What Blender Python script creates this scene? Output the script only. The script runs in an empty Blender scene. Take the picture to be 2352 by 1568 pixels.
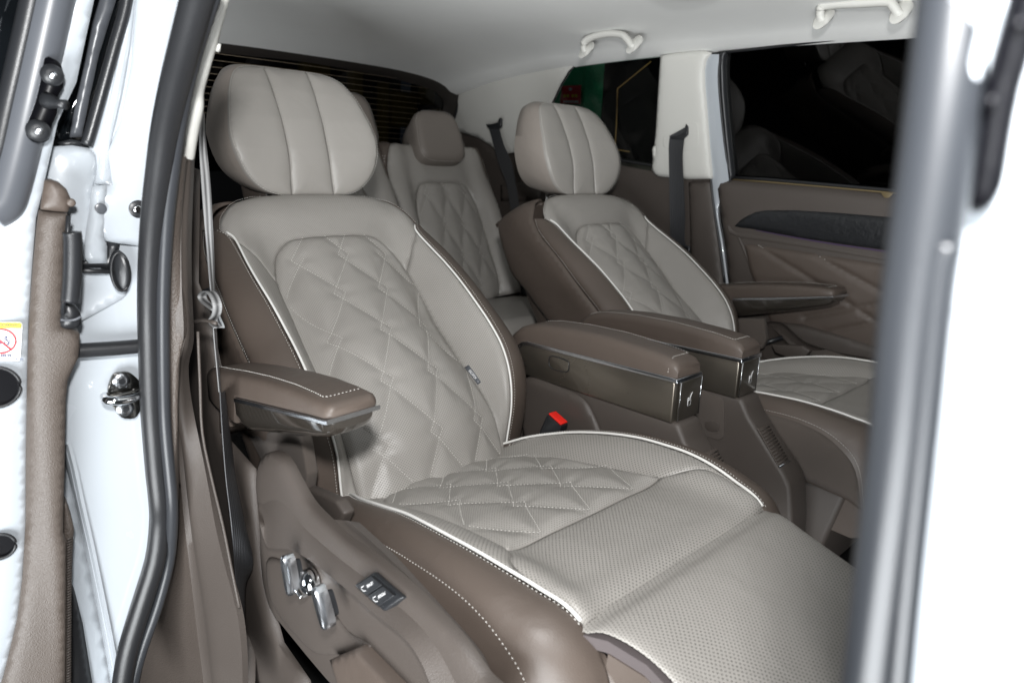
import bpy, bmesh, math
import numpy as np
from mathutils import Matrix, Vector
from mathutils.geometry import delaunay_2d_cdt

scene = bpy.context.scene
COL = scene.collection
A = np.array

# ------------------------------------------------------------------ camera
# world: x towards the front of the car, y towards its far (left) side, z up, metres
FPX = 1568.0
def unit(v): v = A(v, float); return v / np.linalg.norm(v)
_y = unit([1724, -341, FPX])
_hz = lambda x: 310 + .06 * (x - 675)
_zd = unit(np.cross([-1176, _hz(0) - 784, FPX], [1176, _hz(2352) - 784, FPX]))
if _zd[1] < 0: _zd = -_zd
_y = unit(_y - _zd * (_y @ _zd))
_xr = np.cross(_y, _zd)
if _xr[2] < 0: _xr = -_xr
RM = np.stack([-_xr, _y, -_zd], 1)            # world -> camera
CAM = A([0, -.455, 1.15]) - RM.T @ (A([(675 - 1176) / FPX, (300 - 784) / FPX, 1]) * 1.536)
RIGHT, UP, FWD = RM[0], -RM[1], RM[2]
cd = bpy.data.cameras.new("camera"); cam = bpy.data.objects.new("camera", cd); COL.objects.link(cam)
cam.matrix_world = Matrix(((RIGHT[0], UP[0], -FWD[0], CAM[0]), (RIGHT[1], UP[1], -FWD[1], CAM[1]),
                           (RIGHT[2], UP[2], -FWD[2], CAM[2]), (0, 0, 0, 1)))
cd.sensor_width = 36; cd.lens = 24; cd.clip_start = .02; cd.clip_end = 60
cd.dof.use_dof = True; cd.dof.focus_distance = 1.22; cd.dof.aperture_fstop = 4.5
scene.camera = cam
scene.render.resolution_x = 1024; scene.render.resolution_y = 682

# ------------------------------------------------------------------ light
w = bpy.data.worlds.new("World"); scene.world = w; w.use_nodes = True
w.node_tree.nodes['Background'].inputs[0].default_value = (.80, .90, 1, 1)
w.node_tree.nodes['Background'].inputs[1].default_value = .045
def lamp(name, loc, target, size, energy, color=(1, 1, 1)):
    l = bpy.data.lights.new(name, 'AREA'); l.shape = 'DISK'; l.size = size; l.energy = energy; l.color = color
    o = bpy.data.objects.new(name, l); COL.objects.link(o); o.location = loc
    o.rotation_euler = (Vector(target) - Vector(loc)).to_track_quat('-Z', 'Y').to_euler()
    return o
FL = CAM + UP * .19 + RIGHT * .01 - FWD * .09
lamp('camera_flash', FL, CAM + FWD * 1.5, .08, 21.5)
lamp('ceiling_fill', (1.9, -2.2, .05), (.3, .4, 1.6), 1.6, 120, (.95, .98, 1))  # added soft fill lamp, low outside the doorway, to brighten the headliner
scene.view_settings.view_transform = 'Standard'; scene.view_settings.look = 'None'
scene.view_settings.exposure = 0; scene.view_settings.gamma = 1

# ------------------------------------------------------------------ materials
def mat(name, col, rough=.5, metal=0., bump=None, perf=None, coat=0., spec=.5, var=0., emit=None, sheen=0., wave=None, soft=0.):
    m = bpy.data.materials.new(name); m.use_nodes = True
    nt = m.node_tree; b = nt.nodes['Principled BSDF']
    N = nt.nodes.new; L = nt.links.new
    b.inputs['Base Color'].default_value = (*col, 1); b.inputs['Roughness'].default_value = rough
    b.inputs['Metallic'].default_value = metal; b.inputs['Coat Weight'].default_value = coat
    b.inputs['Coat Roughness'].default_value = .05
    b.inputs['Specular IOR Level'].default_value = spec; b.inputs['Sheen Weight'].default_value = sheen
    if emit:
        b.inputs['Emission Color'].default_value = (*emit[0], 1); b.inputs['Emission Strength'].default_value = emit[1]
    tc = N('ShaderNodeTexCoord')
    h = None
    def M(op, a, c=None, d=None):
        n = N('ShaderNodeMath'); n.operation = op
        for i, v in enumerate((a, c, d)):
            if v is None: continue
            if isinstance(v, (int, float)): n.inputs[i].default_value = v
            else: L(v, n.inputs[i])
        return n.outputs[0]
    colout = None
    if var:
        nz = N('ShaderNodeTexNoise'); nz.inputs['Scale'].default_value = 9; nz.inputs['Detail'].default_value = 6
        L(tc.outputs['Object'], nz.inputs['Vector'])
        mx = N('ShaderNodeMix'); mx.data_type = 'RGBA'
        mx.inputs[6].default_value = (*[c * (1 - var) for c in col], 1)
        mx.inputs[7].default_value = (*[min(1, c * (1 + var)) for c in col], 1)
        L(nz.outputs[0], mx.inputs[0]); colout = mx.outputs[2]
        L(M('ADD', M('MULTIPLY', nz.outputs[0], .16), rough - .08), b.inputs['Roughness'])
    if bump:
        kind, sc, st, dist = bump
        if kind == 'noise':
            t = N('ShaderNodeTexNoise'); t.inputs['Scale'].default_value = sc; t.inputs['Detail'].default_value = 3
        else:
            t = N('ShaderNodeTexVoronoi'); t.feature = 'SMOOTH_F1'; t.inputs['Scale'].default_value = sc
        L(tc.outputs['Object'], t.inputs['Vector'])
        h = M('MULTIPLY', t.outputs[0], st)
        if soft:
            t2 = N('ShaderNodeTexNoise'); t2.inputs['Scale'].default_value = 16; t2.inputs['Detail'].default_value = 2
            t2.inputs['Distortion'].default_value = .6
            L(tc.outputs['Object'], t2.inputs['Vector']); h = M('ADD', h, M('MULTIPLY', t2.outputs[0], soft))
    if perf:                                        # staggered rows of punched holes, laid out in metres in the uv map
        pitch, r, depth = perf
        sp = N('ShaderNodeSeparateXYZ'); L(tc.outputs['UV'], sp.inputs[0])
        def cell(off):
            fx = M('SUBTRACT', M('FRACT', M('ADD', M('DIVIDE', sp.outputs[0], pitch), off + 500)), .5)
            fy = M('SUBTRACT', M('FRACT', M('ADD', M('DIVIDE', sp.outputs[1], pitch), off + 500)), .5)
            return M('SQRT', M('ADD', M('MULTIPLY', fx, fx), M('MULTIPLY', fy, fy)))
        d = M('MINIMUM', cell(0), cell(.5))
        mask = M('SMOOTH_MIN', 1.0, M('MAXIMUM', 0, M('DIVIDE', M('SUBTRACT', d, r * .55), r * .7)), .1)
        mx = N('ShaderNodeMix'); mx.data_type = 'RGBA'
        mx.inputs[6].default_value = (*[c * depth for c in col], 1)
        if colout: L(colout, mx.inputs[7])
        else: mx.inputs[7].default_value = (*col, 1)
        L(mask, mx.inputs[0]); colout = mx.outputs[2]
        h = M('ADD', h, M('MULTIPLY', mask, 1.0)) if h else mask
    if wave:                                        # woven ribs running along the webbing
        sc, lo = wave
        sp = N('ShaderNodeSeparateXYZ'); L(tc.outputs['UV'], sp.inputs[0])
        s = M('ADD', M('MULTIPLY', M('SINE', M('MULTIPLY', sp.outputs[0], sc)), .5), .5)
        s2 = M('ADD', M('MULTIPLY', M('SINE', M('MULTIPLY', sp.outputs[1], 2400)), .25), .75)
        s = M('MULTIPLY', s, s2)
        mx = N('ShaderNodeMix'); mx.data_type = 'RGBA'
        mx.inputs[6].default_value = (*[c * lo for c in col], 1); mx.inputs[7].default_value = (*col, 1)
        L(s, mx.inputs[0]); colout = mx.outputs[2]; h = s
        bump = ('w', 0, 0, .0006)
    if colout: L(colout, b.inputs['Base Color'])
    if h is not None:
        bp = N('ShaderNodeBump'); bp.inputs['Strength'].default_value = 1
        bp.inputs['Distance'].default_value = bump[3] if bump else .0004
        L(h, bp.inputs['Height']); L(bp.outputs[0], b.inputs['Normal'])
    return m

GREY = (.295, .279, .258); BRN = (.080, .062, .051)
M_grey = mat('grey_leather', GREY, .42, bump=('noise', 700, .6, .0005), var=.05, soft=4)
M_perf = mat('grey_perforated_leather', GREY, .44, bump=('noise', 700, .3, .0005), perf=(.0068, .15, .30), var=.05, soft=4)
M_perff = mat('grey_fine_perforated_leather', GREY, .44, bump=('noise', 700, .3, .0004), perf=(.0052, .15, .42), var=.05, soft=4)
M_taupe = mat('taupe_leather', (.255, .225, .2), .42, bump=('noise', 700, .6, .0005), var=.05, soft=4)
M_taupe2 = mat('dark_taupe_leather', (.20, .176, .156), .5, bump=('noise', 700, .6, .0005), var=.05)
M_brn = mat('brown_leather', BRN, .50, bump=('noise', 650, .6, .0005), var=.06, soft=4)
M_plas = mat('brown_grained_plastic', (.072, .058, .049), .52, bump=('voronoi', 480, 1, .0011), var=.05)
M_plasd = mat('brown_soft_plastic', (.078, .063, .053), .5, bump=('voronoi', 750, 1, .0005), var=.08)
M_plasf = mat('brown_fine_plastic', (.064, .053, .046), .52, bump=('voronoi', 900, 1, .0004), var=.06)
M_velv = mat('brown_velour', (.085, .07, .06), .95, bump=('noise', 1500, 1, .001), sheen=.03, var=.2)
M_pipe = mat('white_piping', (.74, .73, .70), .4, bump=('noise', 900, .3, .0002))
M_thr = mat('pale_thread', (.72, .70, .66), .7)
M_thrd = mat('dark_thread', (.05, .04, .035), .7)
M_cream = mat('cream_plastic', (.58, .575, .54), .45, bump=('voronoi', 700, 1, .0004), var=.02)
M_head = mat('grey_headliner_cloth', (.82, .825, .805), .95, bump=('noise', 1200, 1, .0006), var=.03)
M_white = mat('white_paint', (.40, .43, .46), .25, coat=1, var=.015)
M_rubl = mat('dark_grey_rubber', (.026, .028, .032), .4, var=.12)
M_rub = mat('black_rubber', (.014, .0145, .016), .42, bump=('noise', 300, .3, .0006), var=.15)
M_rubg = mat('grey_rubber', (.075, .08, .09), .33, var=.12)
M_rubp = mat('smooth_black_rubber', (.014, .0155, .018), .34, var=.1)
M_blk = mat('black_plastic', (.016, .017, .019), .35, bump=('noise', 800, .5, .0003), var=.1)
M_gloss = mat('dark_gloss_bronze', (.028, .024, .020), .10, coat=1, var=.1)
M_bronze = mat('bronze_lacquer', (.20, .178, .148), .30, metal=.85, coat=.4, var=.1)
M_frame = mat('black_brown_plastic', (.018, .015, .013), .5, bump=('voronoi', 700, 1, .0004))
M_bglass = mat('black_glass', (.004, .005, .006), .04)
M_drawer = mat('drawer_bronze', (.05, .044, .036), .28, metal=.4, coat=.5)
M_hinge = mat('hinge_black', (.003, .003, .004), .3, spec=.12)
M_satin = mat('satin_metal', (.62, .64, .67), .24, metal=1, var=.05)
M_chrome = mat('chrome', (.72, .73, .74), .09, metal=1)
M_steel = mat('scratched_steel', (.17, .165, .155), .22, metal=1, bump=('noise', 90, .6, .0003), var=.3)
M_web = mat('black_webbing', (.055, .057, .062), .45, wave=(900, .35))
M_webg = mat('grey_webbing', (.27, .27, .27), .5, wave=(700, .12))
M_wood = mat('dark_grained_inlay', (.013, .014, .016), .38, bump=('noise', 60, 1, .002), var=.3)
M_red = mat('red_plastic', (.75, .02, .012), .35)
M_yel = mat('yellow_print', (.8, .66, .04), .5)
M_redp = mat('red_print', (.65, .03, .04), .5)
M_navy = mat('navy_print', (.03, .04, .12), .5)
M_lab = mat('white_label', (.75, .76, .77), .4)
M_print = mat('white_print', (.8, .8, .8), .5)
M_carpet = mat('dark_carpet', (.022, .019, .017), .95, bump=('noise', 900, 1, .004), var=.4)
M_mauve = mat('mauve_cloth', (.075, .062, .062), .9, bump=('noise', 900, 1, .0006))
M_green = mat('green_cloth', (.05, .48, .22), .8, bump=('noise', 30, 1, .01), var=.2)
M_gold = mat('gold_trim_light', (.4, .27, .1), .4, emit=((1, .6, .2), .12))
M_goldm = mat('dull_gold_strip', (.22, .17, .09), .4, metal=.6)
M_wire = mat('heating_wire_bronze', (.25, .20, .14), .5)
M_purple = mat('purple_light_strip', (.04, .025, .06), .4, emit=((.35, .12, .55), .025))
M_dark = mat('showroom_dark_wall', (.012, .012, .013), .9)
M_amber = mat('amber_shelf_goods', (.35, .22, .03), .8, var=.5)

def glass(name, tint, tr):
    m = bpy.data.materials.new(name); m.use_nodes = True; nt = m.node_tree; nt.nodes.clear()
    o = nt.nodes.new('ShaderNodeOutputMaterial'); mx = nt.nodes.new('ShaderNodeMixShader')
    f = nt.nodes.new('ShaderNodeFresnel'); f.inputs[0].default_value = 1.5
    t = nt.nodes.new('ShaderNodeBsdfTransparent'); t.inputs[0].default_value = (tint[0] * tr, tint[1] * tr, tint[2] * tr, 1)
    g = nt.nodes.new('ShaderNodeBsdfGlossy'); g.inputs['Roughness'].default_value = .01
    nt.links.new(f.outputs[0], mx.inputs[0]); nt.links.new(t.outputs[0], mx.inputs[1]); nt.links.new(g.outputs[0], mx.inputs[2])
    nt.links.new(mx.outputs[0], o.inputs[0]); return m
M_glass = glass('tinted_glass', (.75, .85, 1), .10)
M_glassq = glass('lightly_tinted_glass', (.9, 1, .95), .8)

# ------------------------------------------------------------------ object helpers
def thing(name, label, cat, loc, group=None):
    o = bpy.data.objects.new(name, None); COL.objects.link(o); o.location = loc
    o.empty_display_size = .05; o['label'] = label; o['category'] = cat
    if group: o['group'] = group
    o['_m'] = 1
    return o
def base_of(p):
    q = p
    while q and q.parent: q = q.parent
    return A(q.location) if q else np.zeros(3)
MIR = [None]                                   # (S_src, S_dst): mirror the seat across the car
def xf(P):
    P = A(P, float).reshape(-1, 3).copy()
    if MIR[0]:
        P[:, 1] = MIR[0][1] - (P[:, 1] - MIR[0][0])
    return P
def obj(name, V, Fc, m, parent=None, smooth=True, uv=None, kind=None, label=None, cat=None, keep=False):
    V = xf(V) if not keep else A(V, float).reshape(-1, 3)
    if MIR[0] and not keep: Fc = [tuple(reversed(f)) for f in Fc]
    V = V - base_of(parent)
    me = bpy.data.meshes.new(name); me.from_pydata(V.tolist(), [], [tuple(int(i) for i in f) for f in Fc])
    me.materials.append(m)
    if uv is not None:
        ul = me.uv_layers.new(name='UVMap'); uv = A(uv)
        li = np.zeros(len(me.loops), int); me.loops.foreach_get('vertex_index', li)
        ul.data.foreach_set('uv', uv[li].astype(np.float32).ravel())
    me.polygons.foreach_set('use_smooth', [smooth] * len(me.polygons)); me.update()
    o = bpy.data.objects.new(name, me); COL.objects.link(o)
    if parent: o.parent = parent
    if kind: o['kind'] = kind
    if label: o['label'] = label
    if cat: o['category'] = cat
    return o
def autosmooth(o, ang=35):
    me = o.data; bm = bmesh.new(); bm.from_mesh(me)
    bmesh.ops.recalc_face_normals(bm, faces=bm.faces)
    for e in bm.edges:
        e.smooth = not (len(e.link_faces) == 2 and e.calc_face_angle(0) > math.radians(ang))
    bm.to_mesh(me); bm.free(); return o
def join_mesh(parts):
    V, Fc, n = [], [], 0
    for v, f in parts:
        v = A(v, float).reshape(-1, 3); V.append(v); Fc += [tuple(i + n for i in q) for q in f]; n += len(v)
    return np.concatenate(V), Fc

# pixel (of the 2352 wide photograph) -> point on a real plane
def ray(x, y): return RM.T @ A([(x - 1176) / FPX, (y - 784) / FPX, 1])
def on(x, y, ax, v): d = ray(x, y); return CAM + d * ((v - CAM[ax]) / d[ax])
def onp(x, y, p0, n): d = ray(x, y); return CAM + d * (((A(p0) - CAM) @ n) / (d @ n))

def cr(xs, ys, xq):                            # non-uniform cubic hermite
    xs = A(xs, float); ys = A(ys, float); xq = np.clip(A(xq, float), xs[0], xs[-1])
    d = (ys[1:] - ys[:-1]) / (xs[1:] - xs[:-1]).reshape(-1, *([1] * (ys.ndim - 1)))
    t = np.concatenate([d[:1], (d[1:] + d[:-1]) / 2, d[-1:]])
    i = np.clip(np.searchsorted(xs, xq, side='right') - 1, 0, len(xs) - 2)
    hh = (xs[i + 1] - xs[i]); u = (xq - xs[i]) / hh
    sh = (-1,) + (1,) * (ys.ndim - 1); u = u.reshape(sh); hh = hh.reshape(sh)
    return (2*u**3 - 3*u**2 + 1) * ys[i] + (u**3 - 2*u**2 + u) * hh * t[i] + (-2*u**3 + 3*u**2) * ys[i+1] + (u**3 - u**2) * hh * t[i+1]
def sm(pts, n=6, closed=False):                # catmull-rom through points
    P = A(pts, float)
    if closed: P = np.vstack([P[-1:], P, P[:2]])
    else: P = np.vstack([2*P[0] - P[1], P, 2*P[-1] - P[-2]])
    out = []
    for i in range(1, len(P) - 2):
        for k in range(n):
            t = k / n
            out.append(.5 * (2*P[i] + (P[i+1]-P[i-1])*t + (2*P[i-1]-5*P[i]+4*P[i+1]-P[i+2])*t*t + (-P[i-1]+3*P[i]-3*P[i+1]+P[i+2])*t**3))
    if not closed: out.append(P[-2])
    return A(out)
def resample(P, d):
    P = A(P, float); L = np.r_[0, np.cumsum(np.linalg.norm(np.diff(P, axis=0), axis=1))]
    n = max(2, int(round(L[-1] / d)) + 1); t = np.linspace(0, L[-1], n)
    return np.stack([np.interp(t, L, P[:, k]) for k in range(P.shape[1])], 1)
def densify(poly, d):                          # closed polygon, corners kept
    out = []
    for i in range(len(poly)):
        a, b = A(poly[i], float), A(poly[(i + 1) % len(poly)], float); n = max(1, int(np.ceil(np.linalg.norm(b - a) / d)))
        for k in range(n): out.append(a + (b - a) * k / n)
    return A(out)
def segdist(P, segs):
    if len(segs) == 0: return np.full(len(P), 9.)
    S = A(segs, float); best = np.full(len(P), 9.)
    for a, b in S:
        d = b - a; L = d @ d
        if L < 1e-14: continue
        t = np.clip(((P - a) @ d) / L, 0, 1)
        best = np.minimum(best, np.linalg.norm(P - a - t[:, None] * d, axis=1))
    return best
def inside(P, poly):
    x, y = P[:, 0], P[:, 1]; c = np.zeros(len(P), bool); n = len(poly)
    for i in range(n):
        x0, y0 = poly[i]; x1, y1 = poly[(i + 1) % n]
        if y0 == y1: continue
        k = ((y0 > y) != (y1 > y)) & (x < (x1 - x0) * (y - y0) / (y1 - y0) + x0); c ^= k
    return c

class Surf:
    """smooth surface through a grid of control points; eval(s, a) in the labels given (metres)"""
    def __init__(self, ss, aa, G, n=260):
        ss, aa, G = A(ss, float), A(aa, float), A(G, float)      # G[a][s] -> xyz
        self.s0, self.s1, self.a0, self.a1, self.n = ss[0], ss[-1], aa[0], aa[-1], n
        g = cr(aa, G, np.linspace(aa[0], aa[-1], n))
        g = cr(ss, np.swapaxes(g, 0, 1), np.linspace(ss[0], ss[-1], n))
        self.g = np.swapaxes(g, 0, 1)
    def ev(self, Q):
        Q = A(Q, float).reshape(-1, 2); n = self.n
        x = np.clip((Q[:, 0] - self.s0) / (self.s1 - self.s0), 0, 1) * (n - 1); y = np.clip((Q[:, 1] - self.a0) / (self.a1 - self.a0), 0, 1) * (n - 1)
        i = np.minimum(x.astype(int), n - 2); j = np.minimum(y.astype(int), n - 2); u = (x - i)[:, None]; v = (y - j)[:, None]; g = self.g
        return (g[j, i]*(1-u)*(1-v) + g[j, i+1]*u*(1-v) + g[j+1, i]*(1-u)*v + g[j+1, i+1]*u*v)
    def nor(self, Q, e=.006):
        Q = A(Q, float).reshape(-1, 2)
        du = self.ev(Q + [e, 0]) - self.ev(Q - [e, 0]); dv = self.ev(Q + [0, e]) - self.ev(Q - [0, e])
        n = np.cross(du, dv); return self.sign * n / np.maximum(np.linalg.norm(n, axis=1, keepdims=True), 1e-12)
    sign = 1
class Plane:
    def __init__(self, p0, n, up=(0, 0, 1)):
        self.p = A(p0, float); self.n = unit(n); u = np.cross(up, self.n)
        self.u = unit(u); self.v = np.cross(self.n, self.u)
        if self.n @ (CAM - self.p) < 0: self.n = -self.n
    def uv(self, P): P = A(P).reshape(-1, 3) - self.p; return np.stack([P @ self.u, P @ self.v], 1)
    def px(self, pts): return self.uv([onp(x, y, self.p, self.n) for x, y in pts])
    def ev(self, Q): Q = A(Q, float).reshape(-1, 2); return self.p + Q[:, :1] * self.u + Q[:, 1:] * self.v
    def nor(self, Q): return np.tile(self.n, (len(A(Q).reshape(-1, 2)), 1))

def patch(surf, outline, sp=.008, edge=(.003, .006), lines=(), relief=(.006, .014), lift=0., depth=.006, bumpf=None, edgeskip=None):
    """fills an outline drawn on a surface; edge rolls down into its seams; lines are sewn valleys"""
    O = densify(outline, sp)
    lo, hi = O.min(0), O.max(0)
    gx = np.arange(lo[0] + sp * .3, hi[0], sp); gy = np.arange(lo[1] + sp * .3, hi[1], sp * .87)
    G = A([(x + (sp / 2 if j % 2 else 0), y) for j, y in enumerate(gy) for x in gx]).reshape(-1, 2)
    esegs = [(O[i], O[(i + 1) % len(O)]) for i in range(len(O))]
    if len(G):
        G = G[inside(G, O)]
    if len(G):
        G = G[segdist(G, esegs) > sp * .45]
    pts = np.vstack([O, G]) if len(G) else O
    r = delaunay_2d_cdt([Vector(p) for p in pts], [], [list(range(len(O)))], 1, 1e-7)
    Q = A([list(v) for v in r[0]]); Fc = [tuple(f) for f in r[2]]
    d = segdist(Q, esegs)
    if edgeskip is not None: d = np.where(edgeskip(Q), 9., d)
    hh = lift + edge[0] * (1 - np.exp(-d / edge[1]))
    if len(lines):
        segs = [(A(l[i]), A(l[i + 1])) for l in lines for i in range(len(l) - 1)]
        dl = segdist(Q, segs); hh = hh + relief[0] * (1 - np.exp(-(dl / relief[1]) ** 1.1)) * np.minimum(1, d / .02 + .3)
    if bumpf is not None: hh = hh + bumpf(Q)
    P = surf.ev(Q); Nn = surf.nor(Q); V = P + Nn * hh[:, None]
    # orientation
    if Fc:
        f = Fc[len(Fc) // 2]; fn = np.cross(V[f[1]] - V[f[0]], V[f[2]] - V[f[0]])
        if fn @ Nn[f[0]] < 0: Fc = [tuple(reversed(f)) for f in Fc]
    uv = Q.copy()
    if depth == 0: return V, Fc, uv
    hard = edge[0] == 0
    # skirt
    cnt = {}
    for f in Fc:
        for i in range(len(f)):
            e = (f[i], f[(i + 1) % len(f)]); k = (min(e), max(e)); cnt.setdefault(k, []).append(e)
    be = [v[0] for v in cnt.values() if len(v) == 1]
    idx = sorted({i for e in be for i in e}); mp = {k: len(V) + n for n, k in enumerate(idx)}
    n0 = len(V); V = np.vstack([V, V[idx] - Nn[idx] * depth]); uv = np.vstack([uv, uv[idx]])
    if hard:
        V = np.vstack([V, V[idx]]); uv = np.vstack([uv, uv[idx]]); tp = {k: n0 + len(idx) + n for n, k in enumerate(idx)}
        return V, Fc + [(tp[e[1]], tp[e[0]], mp[e[0]], mp[e[1]]) for e in be], uv
    Fc = Fc + [(e[1], e[0], mp[e[0]], mp[e[1]]) for e in be]
    return V, Fc, uv
def panel(name, surf, outline, m, parent, **kw):
    lab = kw.pop('label', None); kd = kw.pop('kind', None); cat = kw.pop('cat', None)
    V, Fc, uv = patch(surf, outline, **kw)
    return obj(name, V, Fc, m, parent, uv=uv, label=lab, kind=kd, cat=cat)

def tubemesh(P, r, k=8, closed=False, flat=None):
    P = A(P, float); n = len(P); T = np.gradient(P, axis=0); T /= np.linalg.norm(T, axis=1, keepdims=True) + 1e-12
    up = A([0, 0, 1.]) if abs(T[:, 2]).mean() < .8 else A([1., 0, 0]); V = []; r = np.broadcast_to(r, (n,))
    for i in range(n):
        a = np.cross(T[i], up); a /= np.linalg.norm(a) + 1e-9; b = np.cross(T[i], a)
        if flat is not None:
            b = b * flat
        for j in range(k):
            t = 2 * math.pi * j / k; V.append(P[i] + r[i] * (a * math.cos(t) + b * math.sin(t)))
    Fc = [(i*k + j, i*k + (j+1) % k, (i+1)*k + (j+1) % k, (i+1)*k + j) for i in range(n - 1) for j in range(k)]
    if closed: Fc += [((n-1)*k + j, (n-1)*k + (j+1) % k, (j+1) % k, j) for j in range(k)]
    else: Fc += [tuple(range(k - 1, -1, -1)), tuple((n-1)*k + j for j in range(k))]
    return V, Fc
def tube(name, P, r, m, parent, k=8, **kw):
    fl = kw.pop('flat', None); cl = kw.pop('closed', False)
    V, Fc = tubemesh(P, r, k, cl, fl); return obj(name, V, Fc, m, parent, **kw)
def onsurf(surf, line, lift=.001, d=.006):
    L = resample(line, d); return surf.ev(L) + surf.nor(L) * lift
def stitches(paths, L=.0042, gap=.0018, wd=.0006):
    parts = []
    for P in paths:
        P = A(P, float)
        if len(P) < 2: continue
        cum = np.r_[0, np.cumsum(np.linalg.norm(np.diff(P, axis=0), axis=1))]
        t = 0
        while t + L < cum[-1]:
            a = A([np.interp(t, cum, P[:, k]) for k in range(3)]); b = A([np.interp(t + L, cum, P[:, k]) for k in range(3)])
            c = (a + b) / 2; dd = b - a; dd /= np.linalg.norm(dd) + 1e-9
            n1 = np.cross(dd, [.3, .5, .81]); n1 /= np.linalg.norm(n1) + 1e-9; n2 = np.cross(dd, n1)
            V = [a] + [c + wd * (n1 * math.cos(q) + n2 * math.sin(q)) for q in (0, 1.57, 3.14, 4.71)] + [b]
            parts.append((V, [(0, 1, 2), (0, 2, 3), (0, 3, 4), (0, 4, 1), (5, 2, 1), (5, 3, 2), (5, 4, 3), (5, 1, 4)]))
            t += L + gap
    return parts
def sew(name, paths, parent, m=None, **kw):
    pr = stitches(paths, **kw)
    if pr:
        V, Fc = join_mesh(pr); return obj(name, V, Fc, m or M_thr, parent, kind='stuff')
def loft(name, rings, m, parent, cap=True, closed=True, smooth=True, ang=None, **kw):
    n = len(rings[0]); V = np.concatenate([A(r, float) for r in rings]); Fc = []
    for i in range(len(rings) - 1):
        for j in range(n if closed else n - 1):
            k = (j + 1) % n; Fc.append((i*n + j, i*n + k, (i+1)*n + k, (i+1)*n + j))
    if cap: Fc += [tuple(range(n - 1, -1, -1)), tuple((len(rings)-1)*n + j for j in range(n))]
    o = obj(name, V, Fc, m, parent, smooth=smooth, **kw)
    autosmooth(o, ang or 40); return o
def prism(name, outline, vec, m, parent, bev=.003, seg=3, **kw):
    """closed 3-D outline pushed along vec, all edges rounded"""
    P = xf(outline); vec = A(vec, float).copy()
    if MIR[0]: vec[1] *= -1
    P = P - base_of(parent); bm = bmesh.new(); vs = [bm.verts.new(p) for p in P]; f = bm.faces.new(vs)
    r = bmesh.ops.extrude_face_region(bm, geom=[f]); bmesh.ops.translate(bm, vec=Vector(vec), verts=[v for v in r['geom'] if isinstance(v, bmesh.types.BMVert)])
    bmesh.ops.recalc_face_normals(bm, faces=bm.faces)
    if bev: bmesh.ops.bevel(bm, geom=bm.edges[:], offset=bev, segments=seg, profile=.5, affect='EDGES', clamp_overlap=True)
    me = bpy.data.meshes.new(name); bm.to_mesh(me); bm.free(); me.materials.append(m)
    me.polygons.foreach_set('use_smooth', [True] * len(me.polygons))
    o = bpy.data.objects.new(name, me); COL.objects.link(o)
    if parent: o.parent = parent
    for k, v in kw.items(): o[k] = v
    autosmooth(o, 50); return o
def box(name, lo, hi, m, parent, bev=.003, **kw):
    lo, hi = A(lo, float), A(hi, float)
    return prism(name, [(lo[0], lo[1], lo[2]), (hi[0], lo[1], lo[2]), (hi[0], hi[1], lo[2]), (lo[0], hi[1], lo[2])], (0, 0, hi[2] - lo[2]), m, parent, bev, **kw)
def ruled(name, PA, PB, m, parent, n=8, bulge=0., nseg=40, thick=0., kind=None, label=None, cat=None, ends=None, bul2=None):
    PA = resample(PA, 1e-9 + np.linalg.norm(np.diff(A(PA), axis=0), axis=1).sum() / nseg)[:nseg + 1]
    PB = resample(PB, 1e-9 + np.linalg.norm(np.diff(A(PB), axis=0), axis=1).sum() / nseg)[:nseg + 1]
    k = min(len(PA), len(PB)); PA, PB = PA[:k], PB[:k]
    T = np.gradient((PA + PB) / 2, axis=0); Nn = np.cross(T, PB - PA); Nn /= np.linalg.norm(Nn, axis=1, keepdims=True) + 1e-12
    mid = (PA + PB) / 2
    sg = np.sign(((CAM - mid) * Nn).sum(1)).mean(); Nn *= 1 if sg >= 0 else -1
    rows = []
    for i in range(n + 1):
        t = i / n; b = bulge * 4 * t * (1 - t)
        if bul2: b += np.interp(t, bul2[0], bul2[1])
        rows.append(PA * (1 - t) + PB * t + Nn * b)
    V = np.concatenate(rows); wl = np.linalg.norm(PB - PA, axis=1).mean(); cum = np.r_[0, np.cumsum(np.linalg.norm(np.diff(PA, axis=0), axis=1))]
    uv = np.concatenate([np.stack([np.full(k, wl * i / n), cum], 1) for i in range(n + 1)])
    Fc = [(i*k + j, i*k + j + 1, (i+1)*k + j + 1, (i+1)*k + j) for i in range(n) for j in range(k - 1)]
    f = Fc[len(Fc) // 2]; fn = np.cross(V[f[1]] - V[f[0]], V[f[2]] - V[f[0]])
    if fn @ Nn[k // 2] < 0: Fc = [tuple(reversed(q)) for q in Fc]
    if thick:
        nv = len(V); V = np.vstack([V] + [r - Nn * thick for r in rows]); uv = np.vstack([uv, uv])
        Fc = Fc + [tuple(i + nv for i in reversed(q)) for q in Fc]
        ring = [j for j in range(k)] + [i*k + k - 1 for i in range(1, n + 1)] + [n*k + j for j in range(k - 2, -1, -1)] + [i*k for i in range(n - 1, 0, -1)]
        Fc += [(ring[i], ring[(i + 1) % len(ring)], ring[(i + 1) % len(ring)] + nv, ring[i] + nv) for i in range(len(ring))]
    o = obj(name, V, Fc, m, parent, uv=uv, kind=kind, label=label, cat=cat)
    if thick: autosmooth(o, 50)
    return o
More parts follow.
